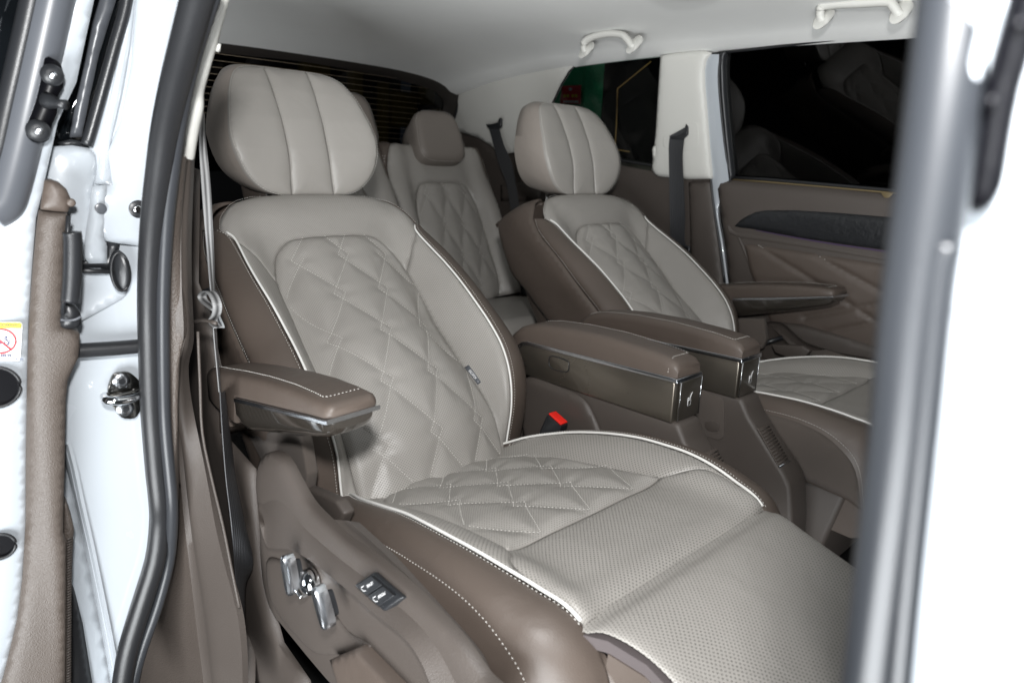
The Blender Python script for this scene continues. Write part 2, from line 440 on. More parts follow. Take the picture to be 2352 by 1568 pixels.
def text(name, body, origin, ux, uy, size, m, parent, depth=.0003):
    cu = bpy.data.curves.new(name, 'FONT'); cu.body = body; cu.size = size; cu.extrude = depth; cu.align_x = 'CENTER'; cu.align_y = 'CENTER'
    t = bpy.data.objects.new(name + '_curve', cu); COL.objects.link(t)
    dg = bpy.context.evaluated_depsgraph_get(); me = bpy.data.meshes.new_from_object(t.evaluated_get(dg))
    bpy.data.objects.remove(t); bpy.data.curves.remove(cu)
    ux, uy = unit(ux), unit(uy); uz = np.cross(ux, uy); o3 = A(origin, float)
    V = [o3 + ux * v.co[0] + uy * v.co[1] + uz * v.co[2] for v in me.vertices]; Fc = [tuple(p.vertices) for p in me.polygons]
    bpy.data.meshes.remove(me)
    return obj(name, V, Fc, m, parent, smooth=False, keep=True)
def disc(c, n, r, k=20, dome=0., thick=.002):
    n = unit(n); a = unit(np.cross(n, [.21, .1, .97])); b = np.cross(n, a); c = A(c, float)
    V, Fc = [], []
    prof = [(0, -thick), (r, -thick), (r, 0), (r * .85, dome * .5), (r * .5, dome * .85), (0.0001, dome)]
    for rr, hh in prof:
        for j in range(k):
            t = 2 * math.pi * j / k; V.append(c + n * hh + rr * (a * math.cos(t) + b * math.sin(t)))
    for i in range(len(prof) - 1):
        for j in range(k): Fc.append((i*k + j, i*k + (j+1) % k, (i+1)*k + (j+1) % k, (i+1)*k + j))
    return V, Fc
def discobj(name, c, n, r, m, parent, **kw):
    V, Fc = disc(c, n, r, kw.pop('k', 20), kw.pop('dome', 0.), kw.pop('thick', .002)); o = obj(name, V, Fc, m, parent, **kw); return autosmooth(o, 40)

# ================================================================== SEATS
S0 = -.455
O3 = A([.501, S0, .513]); Tt = A([-.605, 0, .796]); Nt = A([.796, 0, .605])
def sym(half):                                  # [(s,u,h)...] -> signed lists
    return [(-s, -u, h) for s, u, h in half[:0:-1]] + list(half)
def back_surf():
    a  = [-.12, -.06, 0, .06, .12, .18, .24, .30, .36, .42, .48, .54, .60, .64, .67, .685]
    hc = [-.005, .075, .095, .105, .10, .088, .072, .053, .034, .016, .002, -.006, -.004, -.018, -.05, -.11]
    hq = [-.02, .045, .062, .072, .065, .048, .03, .014, .004, -.008, -.016, -.018, -.010, -.026, -.06, -.12]
    uq = [.165, .165, .17, .17, .165, .16, .157, .155, .155, .155, .152, .147, .14, .135, .13, .12]
    hp = [-.06, .01, .055, .10, .122, .125, .115, .097, .076, .05, .022, -.003, -.018, -.04, -.075, -.13]
    up = [.18, .185, .195, .203, .212, .219, .22, .22, .22, .22, .217, .212, .205, .195, .185, .17]
    ho = [-.09, -.02, .03, .075, .10, .105, .092, .072, .052, .030, .004, -.026, -.05, -.075, -.11, -.15]
    uo = [.235, .242, .254, .265, .274, .278, .278, .277, .276, .272, .268, .262, .252, .238, .222, .205]
    ss = None; G = []
    for i in range(len(a)):
        half = [(0, 0, hc[i]), (.08, uq[i] * .52, hc[i] * .72 + hq[i] * .28), (.155, uq[i], hq[i]), (.19, uq[i] * .48 + up[i] * .52, hq[i] * .42 + hp[i] * .58),
                (.225, up[i], hp[i]), (.275, uo[i], ho[i]), (.30, uo[i] + .012, ho[i] - .035), (.34, uo[i] + .012, ho[i] - .085), (.42, uo[i], max(ho[i] - .19, -.19)), (.50, uo[i] - .07, max(ho[i] - .22, -.215))]
        f = sym(half); ss = [q[0] for q in f]
        al = min(a[i], .655) if a[i] > .6 else a[i]
        G.append([O3 + al * Tt + h * Nt + A([0, u, 0]) for s, u, h in f])
    S = Surf(ss, a, G); return S
BACK = back_surf()
def mirr(L): return [(-x, y) for x, y in L]
def seam(surf, *ls, lift=.001): return [onsurf(surf, l, lift) for l in ls]

def quilt_lines(rows, w, h, clip, order=1):
    """rows: list of (a, [u...]) nodes; returns polylines (links with little lozenges at the nodes)"""
    L = []
    for i, (a0, us) in enumerate(rows):
        for u in us:
            T, R_, B, Lf = (u, a0 + h), (u + w, a0), (u, a0 - h), (u - w, a0)
            if i + 1 < len(rows):
                a1, us1 = rows[i + 1]
                for v in us1:
                    if .02 < v - u < .09: L.append([Lf, B, (v, a1 + h), (v + w, a1)])
                    if -.09 < v - u < -.02: L.append([R_, B, (v, a1 + h), (v - w, a1)])
    out = []
    for l in L:
        P = resample(sm(l, 1) if False else A(l, float), .004); k = inside(P, clip); run = []
        for p, q in zip(P, k):
            if q: run.append(p)
            elif len(run) > 1: out.append(run); run = []
            else: run = []
        if len(run) > 1: out.append(run)
    return out
def decimate_line(l, n=3): return [l[i] for i in range(0, len(l), n)] + ([l[-1]] if (len(l) - 1) % n else [])

CUx = [.46, .50, .55, .60, .65, .70, .75, .80, .85, .90, .95, 1.0, 1.05, 1.10, 1.135, 1.155, 1.165]
def cush_surf():
    zc = [.48, .50, .52, .536, .551, .566, .58, .592, .603, .612, .62, .627, .63, .628, .60, .55, .50]
    zp = [.49, .51, .537, .565, .586, .605, .621, .635, .645, .651, .655, .654, .648, .636, .60, .55, .50]
    up = [.15, .165, .182, .203, .22, .230, .235, .237, .240, .240, .238, .232, .222, .212, .205, .2, .2]
    ux = [.21, .225, .24, .256, .268, .277, .283, .286, .288, .288, .287, .284, .278, .265, .245, .232, .222]
    G = []; ss = None
    for i, x in enumerate(CUx):
        xx = [x, x, x, x, x, x, x, x, x]
        half = [(0, 0, zc[i]), (.08, .085, zc[i] + .001), (.16, .165, zc[i] + .004), (.20, .2, (zc[i] + zp[i]) / 2 + .008),
                (.235, up[i], zp[i]), (.26, up[i] * .5 + ux[i] * .5, zp[i] - .001), (.30, ux[i], zp[i] - .020), (.34, ux[i] + .010, zp[i] - .060), (.42, ux[i] + .004, zp[i] - .145)]
        f = sym(half); ss = [q[0] for q in f]
        G.append([A([x, S0 + u, z]) for s, u, z in f])
    S = Surf(ss, CUx, G); S.sign = -1; return S
CUSH = cush_surf()

def headrest_pt(Q):
    Q = A(Q, float).reshape(-1, 2); u, z = Q[:, 0], Q[:, 1]
    xc = np.interp(z, [1.0, 1.05, 1.08, 1.11, 1.14, 1.17, 1.20, 1.23, 1.26, 1.29], [.088, .079, .075, .068, .056, .043, .025, .007, -.016, -.045])
    return np.stack([xc + .45 * u * u, S0 + u, z], 1)
class Head:
    def ev(self, Q): return headrest_pt(Q)
    def nor(self, Q):
        Q = A(Q, float).reshape(-1, 2); e = .012
        n = np.cross(headrest_pt(Q + [e, 0]) - headrest_pt(Q - [e, 0]), headrest_pt(Q + [0, e]) - headrest_pt(Q - [0, e]))
        return n / np.linalg.norm(n, axis=1, keepdims=True)
HEAD = Head()
HO_half = [(0, 1.279), (.05, 1.279), (.095, 1.276), (.125, 1.262), (.145, 1.232), (.157, 1.20), (.166, 1.165), (.170, 1.135), (.164, 1.10), (.150, 1.065), (.127, 1.038), (.095, 1.020), (.05, 1.013), (0, 1.012)]

def build_seat(root, outer_detail=True):
    R_ = root
    # ---------------- headrest
    hl = [(-u, z) for u, z in HO_half[::-1]]
    full = sm(A(HO_half + hl[1:-1]), 4, True)
    def clipx(lo, hi):
        P = [p for p in full if lo - 1e-9 <= p[0] <= hi + 1e-9]
        return P
    side = sm([(.05, 1.279), (.095, 1.276), (.125, 1.262), (.145, 1.232), (.157, 1.20), (.166, 1.165), (.170, 1.135), (.164, 1.10), (.150, 1.065), (.127, 1.038), (.095, 1.020), (.05, 1.013)], 5)
    puff = dict(sp=.006, edge=(.009, .014), depth=.01)
    hr = panel('headrest', HEAD, np.vstack([side, sm([(.05, 1.013), (.047, 1.10), (.048, 1.19), (.05, 1.279)], 4)[1:-1]]), M_grey, R_, **puff)
    hp = panel('centre_pad', HEAD, np.vstack([sm([(.05, 1.279), (.048, 1.19), (.047, 1.10), (.05, 1.013)], 4), sm([(-.05, 1.013), (-.047, 1.10), (-.048, 1.19), (-.05, 1.279)], 4)]), M_grey, hr, **puff)
    hp2 = panel('wing_pad', HEAD, np.vstack([side * [-1, 1], (sm([(.05, 1.013), (.047, 1.10), (.048, 1.19), (.05, 1.279)], 4) * [-1, 1])[1:-1]]), M_grey, hr, **puff)
    rings = []
    F3 = headrest_pt(full); c = F3.mean(0)
    for dx, k, kz in [(-.004, .985, .985), (-.014, 1.03, 1.02), (-.05, 1.06, 1.03), (-.085, 1.0, .97), (-.105, .85, .82), (-.115, .5, .5), (-.116, .02, .02)]:
        r = F3.copy(); r[:, 1] = c[1] + (r[:, 1] - c[1]) * k; r[:, 2] = c[2] + (r[:, 2] - c[2]) * kz
        r[:, 0] = r[:, 0] * (1 if dx > -.03 else .6 if dx > -.07 else .3) + dx; rings.append(r)
    loft('shell_cover', rings, M_taupe, hr, cap=False)
    sew('stitching', [headrest_pt(np.vstack([s_, s_])[:len(s_)]) + A([.0028, 0, 0]) for s_ in (resample(full[:], .004),)], hr, wd=.00062)
    for u in (-.05, .05):
        tube('headrest_post', [(-.03, S0 + u, 1.03), (-.015, S0 + u, .93)], .006, M_chrome, R_, k=10)
    # ---------------- backrest
    qo = [(0, .535), (.08, .534), (.112, .527), (.136, .503), (.150, .462), (.155, .40), (.155, .30), (.155, .2), (.155, .1), (.156, .02), (.156, -.04), (.15, -.068), (.10, -.075), (0, -.078)]
    qout = sm(qo + mirr(qo[::-1])[1:-1], 4, True)
    rows = [(.585, [-.05, .05]), (.483, [-.1, 0, .1]), (.385, [-.15, -.05, .05, .15]), (.282, [-.1, 0, .1]), (.172, [-.15, -.05, .05, .15]), (.052, [-.1, 0, .1]), (-.07, [-.15, -.05, .05, .15])]
    ql = quilt_lines(rows, .0125, .016, qout)
    bk = panel('backrest', BACK, qout, M_perff, R_, sp=.0062, edge=(.006, .012), lines=[decimate_line(l) for l in ql], relief=(.008, .016),
               label='quilted centre of the backrest')
    sew('stitching', [onsurf(BACK, l, .0068) for l in ql], bk, wd=.00062)
    if not MIR[0]:
        tg = panel('isofix_tag', BACK, [(.1565, .172), (.1655, .174), (.1675, .128), (.1585, .126)], M_rubg, bk, sp=.006, lift=.0035, edge=(.0006, .002), depth=.003)
        o_, d_ = BACK.ev([[.162, .150]])[0], BACK.ev([[.163, .130]])[0] - BACK.ev([[.161, .170]])[0]; n_ = BACK.nor([[.162, .150]])[0]
        text('tag_text', 'ISOFIX', o_ + n_ * .0046, d_, np.cross(n_, unit(d_)), .0085, M_print, tg, depth=.0002)
    # shoulder panel
    top = [(.245, .565), (.235, .60), (.20, .635), (.14, .66), (.07, .668), (0, .67)]
    topL = mirr(top); lowr = [(.155, .46), (.150, .462), (.136, .503), (.112, .527), (.08, .534), (0, .535)]
    sh = np.vstack([sm(top, 4), sm(topL[::-1], 4)[1:], [(-.225, .53), (-.19, .495), (-.155, .44)], sm(mirr(lowr)[1:], 4), sm(lowr[::-1][:-1], 4)[1:], [(.155, .44), (.19, .495), (.225, .53)]])
    panel('shoulder_panel', BACK, sh, M_perff, bk, sp=.009, edge=(.004, .008))
    # side inserts between quilting and piping
    ql_ = [(.155, .44), (.155, .3), (.155, .15), (.156, .02), (.156, -.04), (.15, -.068)]
    for sg in (1, -1):
        ins = np.vstack([sm(ql_, 4), [(.155, -.075), (.20, -.075)], sm([(.225, -.07), (.225, .0), (.225, .2), (.225, .4), (.225, .53)], 5), [(.19, .495)]]) * [sg, 1]
        panel('side_insert', BACK, ins, M_perff, bk, sp=.008, edge=(.003, .006))
        bol = np.vstack([sm([(.225, -.07), (.225, .2), (.225, .4), (.225, .53)], 5), [(.245, .565)], [(.272, .58)], sm([(.285, .5), (.29, .3), (.29, .1), (.285, -.07)], 5)]) * [sg, 1]
        panel('side_bolster', BACK, bol, M_brn, R_, sp=.008, edge=(.003, .005))
        sd = np.vstack([sm([(.285, -.07), (.29, .1), (.29, .3), (.285, .5)], 5), sm([(.272, .58), (.255, .61), (.23, .645), (.17, .675)], 4), [(.30, .68), (.42, .67), (.42, .3), (.42, -.07)]]) * [sg, 1]
        panel('side_cover', BACK, sd, M_brn, R_, sp=.012, edge=(.002, .006))
        pl_ = A([(.225, -.06), (.225, .1), (.225, .3), (.225, .45), (.225, .53), (.236, .556)]) * [sg, 1]
        tube('piping', onsurf(BACK, sm(pl_, 5), .0025), .0022, M_pipe, R_, k=7)
        sew('seam_stitching', [onsurf(BACK, sm(A([(.233, -.02), (.233, .2), (.233, .4), (.234, .53), (.25, .565)]) * [sg, 1], 5), .0035),
                          onsurf(BACK, sm(A([(.281, -.03), (.286, .1), (.286, .3), (.281, .5), (.268, .575)]) * [sg, 1], 5), .003)], R_, wd=.00062)
        sew('seam_stitching', [onsurf(BACK, sm(A([(.296, -.03), (.297, .1), (.297, .3), (.293, .5)]) * [sg, 1], 5), .0025)], R_, m=M_thrd, wd=.00062)
    sew('seam_stitching', [onsurf(BACK, sm(A(top) * [1, 1] + [0, .0], 4), .0035), onsurf(BACK, sm(A(topL), 4), .0035)], R_, wd=.00062)
    # rear shell of the backrest
    ring = lambda al, h, u: O3 + al * Tt + h * Nt + A([0, u, 0])
    rs = []
    for al, w_, h0, h1 in [(-.05, .24, -.02, -.15), (.1, .262, 0, -.2), (.4, .262, -.05, -.2), (.58, .24, -.09, -.2), (.64, .2, -.09, -.19), (.665, .14, -.09, -.17)]:
        rs.append([ring(al, h0, -w_), ring(al, h0, w_), ring(al, (h0 + h1) / 2, w_ + .004), ring(al, h1, w_ - .03), ring(al, h1 - .01, 0), ring(al, h1, -w_ + .03), ring(al, (h0 + h1) / 2, -w_ - .004)])
    loft('backrest_shell', rs, M_brn, R_)
    # cloth gusset between back and cushion
    loft('gusset', [[(.40, S0 - u, .47), (.53, S0 - u, .47), (.555, S0 - u, .515 + .0 * u), (.50, S0 - u, .56), (.40, S0 - u, .56)] for u in np.linspace(.215, -.215, 24)], M_velv, R_)
    for k in range(9):
        u = -.19 + k * .045
        tube('gusset_fold', [(.545, S0 + u, .53), (.53, S0 + u + .02, .548), (.52, S0 + u + .035, .556)], .006, M_velv, R_, k=6)
    # ---------------- cushion
    qc = [(0, .565), (.09, .572), (.135, .60), (.155, .65), (.16, .72), (.16, .80), (.162, .88), (.168, .943)]
    qcl = mirr(qc)
    qcu = np.vstack([sm(qc, 4), sm(qcl[::-1], 4)])
    crow = [(.50, [-.05, .05]), (.575, [-.1, 0, .1]), (.66, [-.15, -.05, .05, .15]), (.75, [-.1, 0, .1]), (.845, [-.15, -.05, .05, .15]), (.955, [-.1, 0, .1])]
    cl = quilt_lines([(a_, us) for a_, us in crow[::-1]], .0125, .013, qcu)
    cu = panel('cushion', CUSH, qcu, M_perff, R_, sp=.0062, edge=(.007, .014), lines=[decimate_line(l) for l in cl], relief=(.009, .018), label='quilted rear of the seat cushion')
    sew('stitching', [onsurf(CUSH, l, .0078) for l in cl], cu, wd=.00062)
    fr = np.vstack([[(-.168, .943), (.168, .943)], sm([(.195, .985), (.212, 1.03), (.222, 1.08), (.222, 1.112)], 4), [(-.222, 1.112)], sm([(-.222, 1.08), (-.212, 1.03), (-.195, .985)], 4)])
    fr2 = np.vstack([[(0, .943)], [(.168, .943)], sm([(.195, .975), (.218, 1.0), (.232, 1.06), (.232, 1.112)], 4), [(0, 1.112)], sm([(-.232, 1.112), (-.232, 1.06), (-.218, 1.0), (-.195, .975)], 4), [(-.168, .943)]])
    panel('cushion_front', CUSH, fr2, M_perf, cu, sp=.009, edge=(.005, .010))
    for sg in (1, -1):
        ins = np.vstack([sm([(.0, .565), (.09, .572), (.135, .60), (.155, .65), (.16, .72), (.16, .80), (.162, .88), (.168, .943), (.195, .975), (.218, 1.0), (.230, 1.05)], 4),
                         sm([(.235, 1.05), (.235, .9), (.235, .7), (.235, .56)], 5), [(.20, .52), (.0, .52)]]) * [sg, 1]
        panel('cushion_side_insert', CUSH, ins, M_perf, cu, sp=.009, edge=(.003, .006))
        so = np.vstack([sm([(.235, .52), (.235, .7), (.235, .9), (.235, 1.06), (.232, 1.113)], 5), sm([(.215, 1.145), (.21, 1.16)], 3), [(.42, 1.16)], sm([(.42, 1.0), (.36, .9), (.34, .75), (.33, .52)], 5)]) * [sg, 1]
        panel('cushion_side', CUSH, so, M_brn, R_, sp=.008, edge=(.003, .005))
        P = onsurf(CUSH, sm(A([(.235, .50), (.235, .7), (.235, .9), (.235, 1.0), (.234, 1.06), (.2325, 1.105)]) * [sg, 1], 5), .003)
        tube('piping', P, .0025, M_pipe, R_, k=7)
        sew('seam_stitching', [onsurf(CUSH, sm(A([(.243, .50), (.243, .7), (.243, .9), (.243, 1.0), (.242, 1.06), (.24, 1.108)]) * [sg, 1], 5), .004)], R_, wd=.00068)
        sew('seam_stitching', [onsurf(CUSH, sm(A([(.300, .66), (.300, .8), (.300, .9), (.302, 1.0), (.315, 1.06), (.345, 1.10), (.41, 1.12)]) * [sg, 1], 5), .004)], R_, wd=.00068)
    cs = np.vstack([sm([(.307, .68), (.307, .9), (.310, 1.0), (.323, 1.055), (.353, 1.095), (.415, 1.115)], 4), [(.415, .68)]])
    panel('side_cloth', CUSH, cs, M_velv, R_, sp=.012, lift=.003, edge=(.001, .004))
    # nose roll under the legrest
    pr = [(1.06, .585), (1.10, .58), (1.150, .555), (1.160, .52), (1.15, .45), (1.10, .42), (1.0, .42)]
    loft('cushion_nose', [[(x, S0 + u, z - (.02 if abs(u) > .21 else 0)) for x, z in pr] for u in np.linspace(-.235, .235, 9)], M_brn, R_)
    # ---------------- legrest
    lx = [1.080, 1.100, 1.118, 1.145, 1.19, 1.25, 1.32, 1.42, 1.50]
    lz = [.612, .624, .632, .636, .630, .613, .588, .552, .515]
    lw = [.222, .222, .218, .208, .198, .200, .206, .212, .214]
    ss = [-.25, -.235, -.2, -.1, 0, .1, .2, .235, .25]
    G = [[A([x, S0 + (np.sign(s) * (w_ if abs(s) < .24 else w_ + .004) if abs(s) > .21 else s * w_ / .21), z - (0 if abs(s) < .21 else .004 if abs(s) < .24 else .03) ]) for s in ss] for x, z, w_ in zip(lx, lz, lw)]
    LEG = Surf(ss, lx, G); LEG.sign = -1
    wr = lambda Q: .0035 * np.exp(-(((Q[:, 0] * .8 + (Q[:, 1] - 1.19)) / .012) ** 2)) * -np.clip((-Q[:, 0] - .10) / .08, 0, 1) - .004 * np.exp(-((Q[:, 1] - 1.118) / .01) ** 2)
    lg = panel('legrest', LEG, [(-.2105, 1.085), (.2105, 1.085), (.2105, 1.49), (-.2105, 1.49)], M_perf, R_, sp=.007, edge=(.004, .008), depth=.0006, bumpf=wr)
    rs = [[(x, S0 - w_, z - .0045), (x, S0 + w_, z - .0045), (x - .004, S0 + w_ - .004, z - .024), (x - .004, S0 - w_ + .004, z - .024)] for x, z, w_ in zip(lx[2:], lz[2:], lw[2:])]
    loft('legrest_side', rs, M_mauve, lg)
    rs = [[(x, S0 - w_ + .003, z - .023), (x, S0 + w_ - .003, z - .023), (x - .01, S0 + w_ - .012, z - .085), (x - .01, S0 - w_ + .012, z - .085)] for x, z, w_ in zip(lx[3:], lz[3:], lw[3:])]
    loft('legrest_underside', rs, M_brn, lg)
    return bk, cu

def build_outer(root):
    R_ = root
    # side trim with switches: lower plate (near coordinates, y = -.79..-.80)
    px = lambda L, y: [on(x, z, 1, y) for x, z in L]
    out = [(624, 1038), (606, 1046), (593, 1069), (590, 1112), (598, 1198), (600, 1270), (608, 1343), (628, 1405), (663, 1452), (749, 1557), (830, 1640), (950, 1760), (1090, 1760), (1180, 1640), (1112, 1557), (1061, 1483), (1003, 1417), (932, 1347), (866, 1292), (796, 1241), (765, 1214), (718, 1167), (698, 1139), (679, 1104), (651, 1054)]
    pln = Plane((.6, -.788, .5), (0, -1, 0))
    tr = panel('side_trim', pln, sm(pln.px(out), 3, True), M_plasf, R_, sp=.01, edge=(.010, .012), depth=.012)
    # proud upper band
    topE = [(598, 1120), (600, 1075), (624, 1040), (651, 1054), (679, 1104), (698, 1139), (718, 1167), (765, 1214), (796, 1241), (866, 1292), (932, 1347), (1003, 1417), (1061, 1483), (1112, 1557), (1190, 1680)]
    crs = [(596, 1200), (606, 1240), (618, 1257), (663, 1261), (702, 1280), (749, 1315), (807, 1362), (866, 1413), (925, 1460), (964, 1514), (987, 1568), (1040, 1700)]
    ruled('trim_band', sm(px(topE, -.778), 4), sm(px(crs, -.812), 4), M_plasf, tr, n=10, bulge=.003, nseg=70, thick=.012)
    # lower boss round the switches and flap
    boss = [(612, 1290), (640, 1285), (700, 1325), (760, 1400), (800, 1452), (850, 1490), (742, 1502), (700, 1480), (640, 1410), (618, 1360)]
    panel('switch_boss', Plane((.6, -.80, .5), (0, -1, 0)), sm(Plane((.6, -.80, .5), (0, -1, 0)).px(boss), 4, True), M_plasf, tr, sp=.007, edge=(.007, .02), depth=.012)
    flap = [(757, 1515), (818, 1490), (960, 1640), (900, 1700), (800, 1640)]
    panel('trim_flap', Plane((.8, -.815, .4), (0, -1, 0)), Plane((.8, -.815, .4), (0, -1, 0)).px(flap), M_brn, tr, sp=.01, edge=(.003, .004), depth=.03)
    # switch knobs
    def knob(pts, y, w_, nm='switch_knob'):
        a, b = on(*pts[0], 1, y), on(*pts[1], 1, y); d = unit(b - a); n = A([0, -1., 0]); s = unit(np.cross(d, n))
        rings = []
        for hh, k in [(-.010, .9), (-.003, 1), (.003, .97), (.006, .85), (.0075, .55)]:
            ring = []
            L = np.linalg.norm(b - a) / 2; c = (a + b) / 2
            for t in np.linspace(0, 2 * math.pi, 24, endpoint=False):
                cx = math.copysign(abs(math.cos(t)) ** .75, math.cos(t)); sx = math.copysign(abs(math.sin(t)) ** .7, math.sin(t))
                ring.append(c + d * ((L - w_ * (1 - k)) * sx) + s * (w_ * k * cx) + n * hh)
            rings.append(ring)
        loft(nm, rings, M_satin, tr, ang=30)
        loft('knob_base', [[c + (p - c) * .6 - n * .012 for p in rings[0]], [c + (p - c) * .7 for p in rings[0]], [c + (p - c) * .7 + n * .004 for p in rings[0]]], M_blk, tr)
    knob([(656, 1272), (672, 1366)], -.832, .0085)
    knob([(726, 1343), (754, 1444)], -.834, .0085)
    c = on(703, 1338, 1, -.812)
    discobj('switch_dial', c, (0, -1, 0), .019, M_chrome, tr, dome=.008, thick=.012, k=28)
    prism('dial_grip', [c + A([-.018, -.006, .004]), c + A([.018, -.006, -.004]), c + A([.018, -.006, -.009]), c + A([-.018, -.006, -.001])], (0, -.012, 0), M_chrome, tr, .002)
    # lounger buttons on the band
    q = [on(817, 1343, 1, -.806), on(864, 1312, 1, -.794), on(932, 1371, 1, -.794), on(886, 1403, 1, -.806)]
    q = A(q); n = unit(np.cross(q[1] - q[0], q[3] - q[0])); n = n if n @ (CAM - q[0]) > 0 else -n
    bez = prism('button_panel', q + n * .004, -n * .02, M_blk, R_, .003)
    c = q.mean(0)
    for k_, (t0, t1), tx in ((0, (.10, .47), 'LEVEL'), (1, (.50, .87), 'MODE')):
        def bp(u, v): return q[0] * (1-u)*(1-v) + q[1] * u*(1-v) + q[2] * u*v + q[3] * (1-u)*v
        bt = [bp(.12, t0), bp(.88, t0), bp(.88, t1), bp(.12, t1)]
        b_ = prism('button', A(bt) + n * .0085, -n * .005, M_blk, bez, .001)
        if not MIR[0]:
            ux = -(q[1] - q[0]); uy = np.cross(n, ux)
            mid = bp(.58, (t0 + t1) / 2)
            text('button_text', tx, mid + n * .0089, -ux * -1, uy, .0050, M_print, bez, depth=.0001)
            e = bp(.30, (t0 + t1) / 2)
            u_, v_ = unit(q[1] - q[0]), unit(q[3] - q[0])
            tube('button_symbol', [e + n * .009 + v_ * a_ + u_ * b__ for a_, b__ in ((-.004, .003), (-.004, -.002), (-.001, -.004), (.004, -.004), (.005, -.001))], .0004, M_print, bez, k=5)
    # velour strip between cushion and trim
    ruled('seat_skirt', sm(px([(800, 1195), (880, 1268), (960, 1345), (1040, 1430), (1100, 1510), (1140, 1600)], -.765), 4), sm(px([(745, 1190), (830, 1270), (920, 1350), (1000, 1430), (1070, 1520), (1110, 1600)], -.775), 4), M_velv, R_, n=3, nseg=30, bulge=-.004, thick=.02)
    # recliner cover beside the backrest foot
    prism('recliner_cover', px([(570, 1000), (640, 985), (690, 1000), (705, 1090), (700, 1130), (640, 1060), (600, 1060)], -.745), (0, .02, 0), M_velv, R_, .004)
    prism('hinge_cover', px([(700, 1120), (770, 1150), (790, 1180), (778, 1212), (745, 1195), (712, 1160)], -.755), (0, .02, 0), M_plasf, R_, .005)
    tube('recliner_bolt', [on(690, 1108, 1, -.77), on(690, 1108, 1, -.74)], .007, M_blk, R_, k=12)
    # ---------------- outer armrest
    def prof(x, zt, zb, y0, y1, r=.012):
        pts = []; r = min(r, (zt - zb) * .6)
        for cy, cz, t0 in ((y1 - r, zt - r, 0), (y0 + r, zt - r, 90), (y0 + r * .5, zb + r * .5, 180), (y1 - r * .5, zb + r * .5, 270)):
            rr = r if t0 < 180 else r * .5
            for k in range(5):
                t = math.radians(t0 + k * 22.5); pts.append((x, cy + rr * math.cos(t), cz + rr * math.sin(t)))
        return pts
    XS = [.36, .37, .40, .45, .478, .486, .52, .60, .68, .74, .776, .784, .788]
    zt = [.74, .752, .761, .771, .777, .779, .786, .801, .813, .818, .819, .817, .812]
    ins = [.008, 0, 0, 0, 0, 0, 0, 0, 0, 0, 0, .003, .008]
    zb = [.705, .695, .690, .688, .689, .735, .743, .760, .777, .790, .797, .799, .801]
    def slant(P, x, x_ref=.70):                     # front end cut on the skew
        P = A(P); 
        if x > x_ref: P[:, 0] -= (P[:, 1] + .80) * .10 * (x - x_ref) / .085
        return P
    arm = loft('armrest', [slant(prof(x, a, b, -.803 + ins[i], -.722 - ins[i], .014), x) for i, (x, a, b) in enumerate(zip(XS, zt, zb))], M_brn, R_, ang=60)
    def zl(x, off): return np.interp(x, XS, zb) + off
    xs = [.488, .50, .52, .60, .68, .74, .780, .7895]
    loft('armrest_strip', [slant(prof(x, zl(x, .001) + (.0 if x > .48 else .0), zl(x, .001) - .0065, -.8045, -.7215, .002), x) for x in xs], M_satin, arm, ang=30)
    xs2 = [.488, .50, .52, .60, .68, .74, .768, .780, .787]; zb2 = [.686, .682, .687, .712, .738, .757, .767, .774, .783]; ins2 = [0, 0, 0, 0, 0, 0, .001, .004, .009]
    def bprof(x, zt_, zb_, e):
        y0_, y1_ = -.803 + e, -.7235 - e; h_ = zt_ - zb_
        return [(x, y1_, zt_), (x, y0_, zt_), (x, y0_ + .001, zb_ + h_ * .55), (x, y0_ + .005, zb_ + h_ * .28), (x, y0_ + .014, zb_ + h_ * .06), (x, y0_ + .028, zb_), (x, y1_ - .028, zb_), (x, y1_ - .014, zb_ + h_ * .06), (x, y1_ - .005, zb_ + h_ * .28), (x, y1_ - .001, zb_ + h_ * .55)]
    loft('armrest_base', [slant(bprof(x, zl(x, -.0055), b, i_), x) for x, b, i_ in zip(xs2, zb2, ins2)], M_gloss, arm, ang=30)
    # stitching round the top edge of the pad
    path = [A([x, -.7905, np.interp(x, XS, zt) + .0002]) for x in np.linspace(.375, .757, 40)]
    path = [slant(p.reshape(1, 3), p[0])[0] for p in path]
    fr_ = [slant(A([[.762, y, .8195]]), .762)[0] for y in np.linspace(-.786, -.736, 12)]
    sew('stitching', [A(path + fr_) + A([0, -.0008, .0015])], arm, wd=.00068)
    tube('pad_seam', A([p + A([0, -.0065, -.006]) for p in path]), .0011, M_thrd, arm, k=5)
    loft('armrest_arm', [prof(x, z1, z0, -.79, -.735, .01) for x, z1, z0 in ((.42, .72, .66), (.36, .73, .62), (.30, .70, .60))], M_brn, R_)

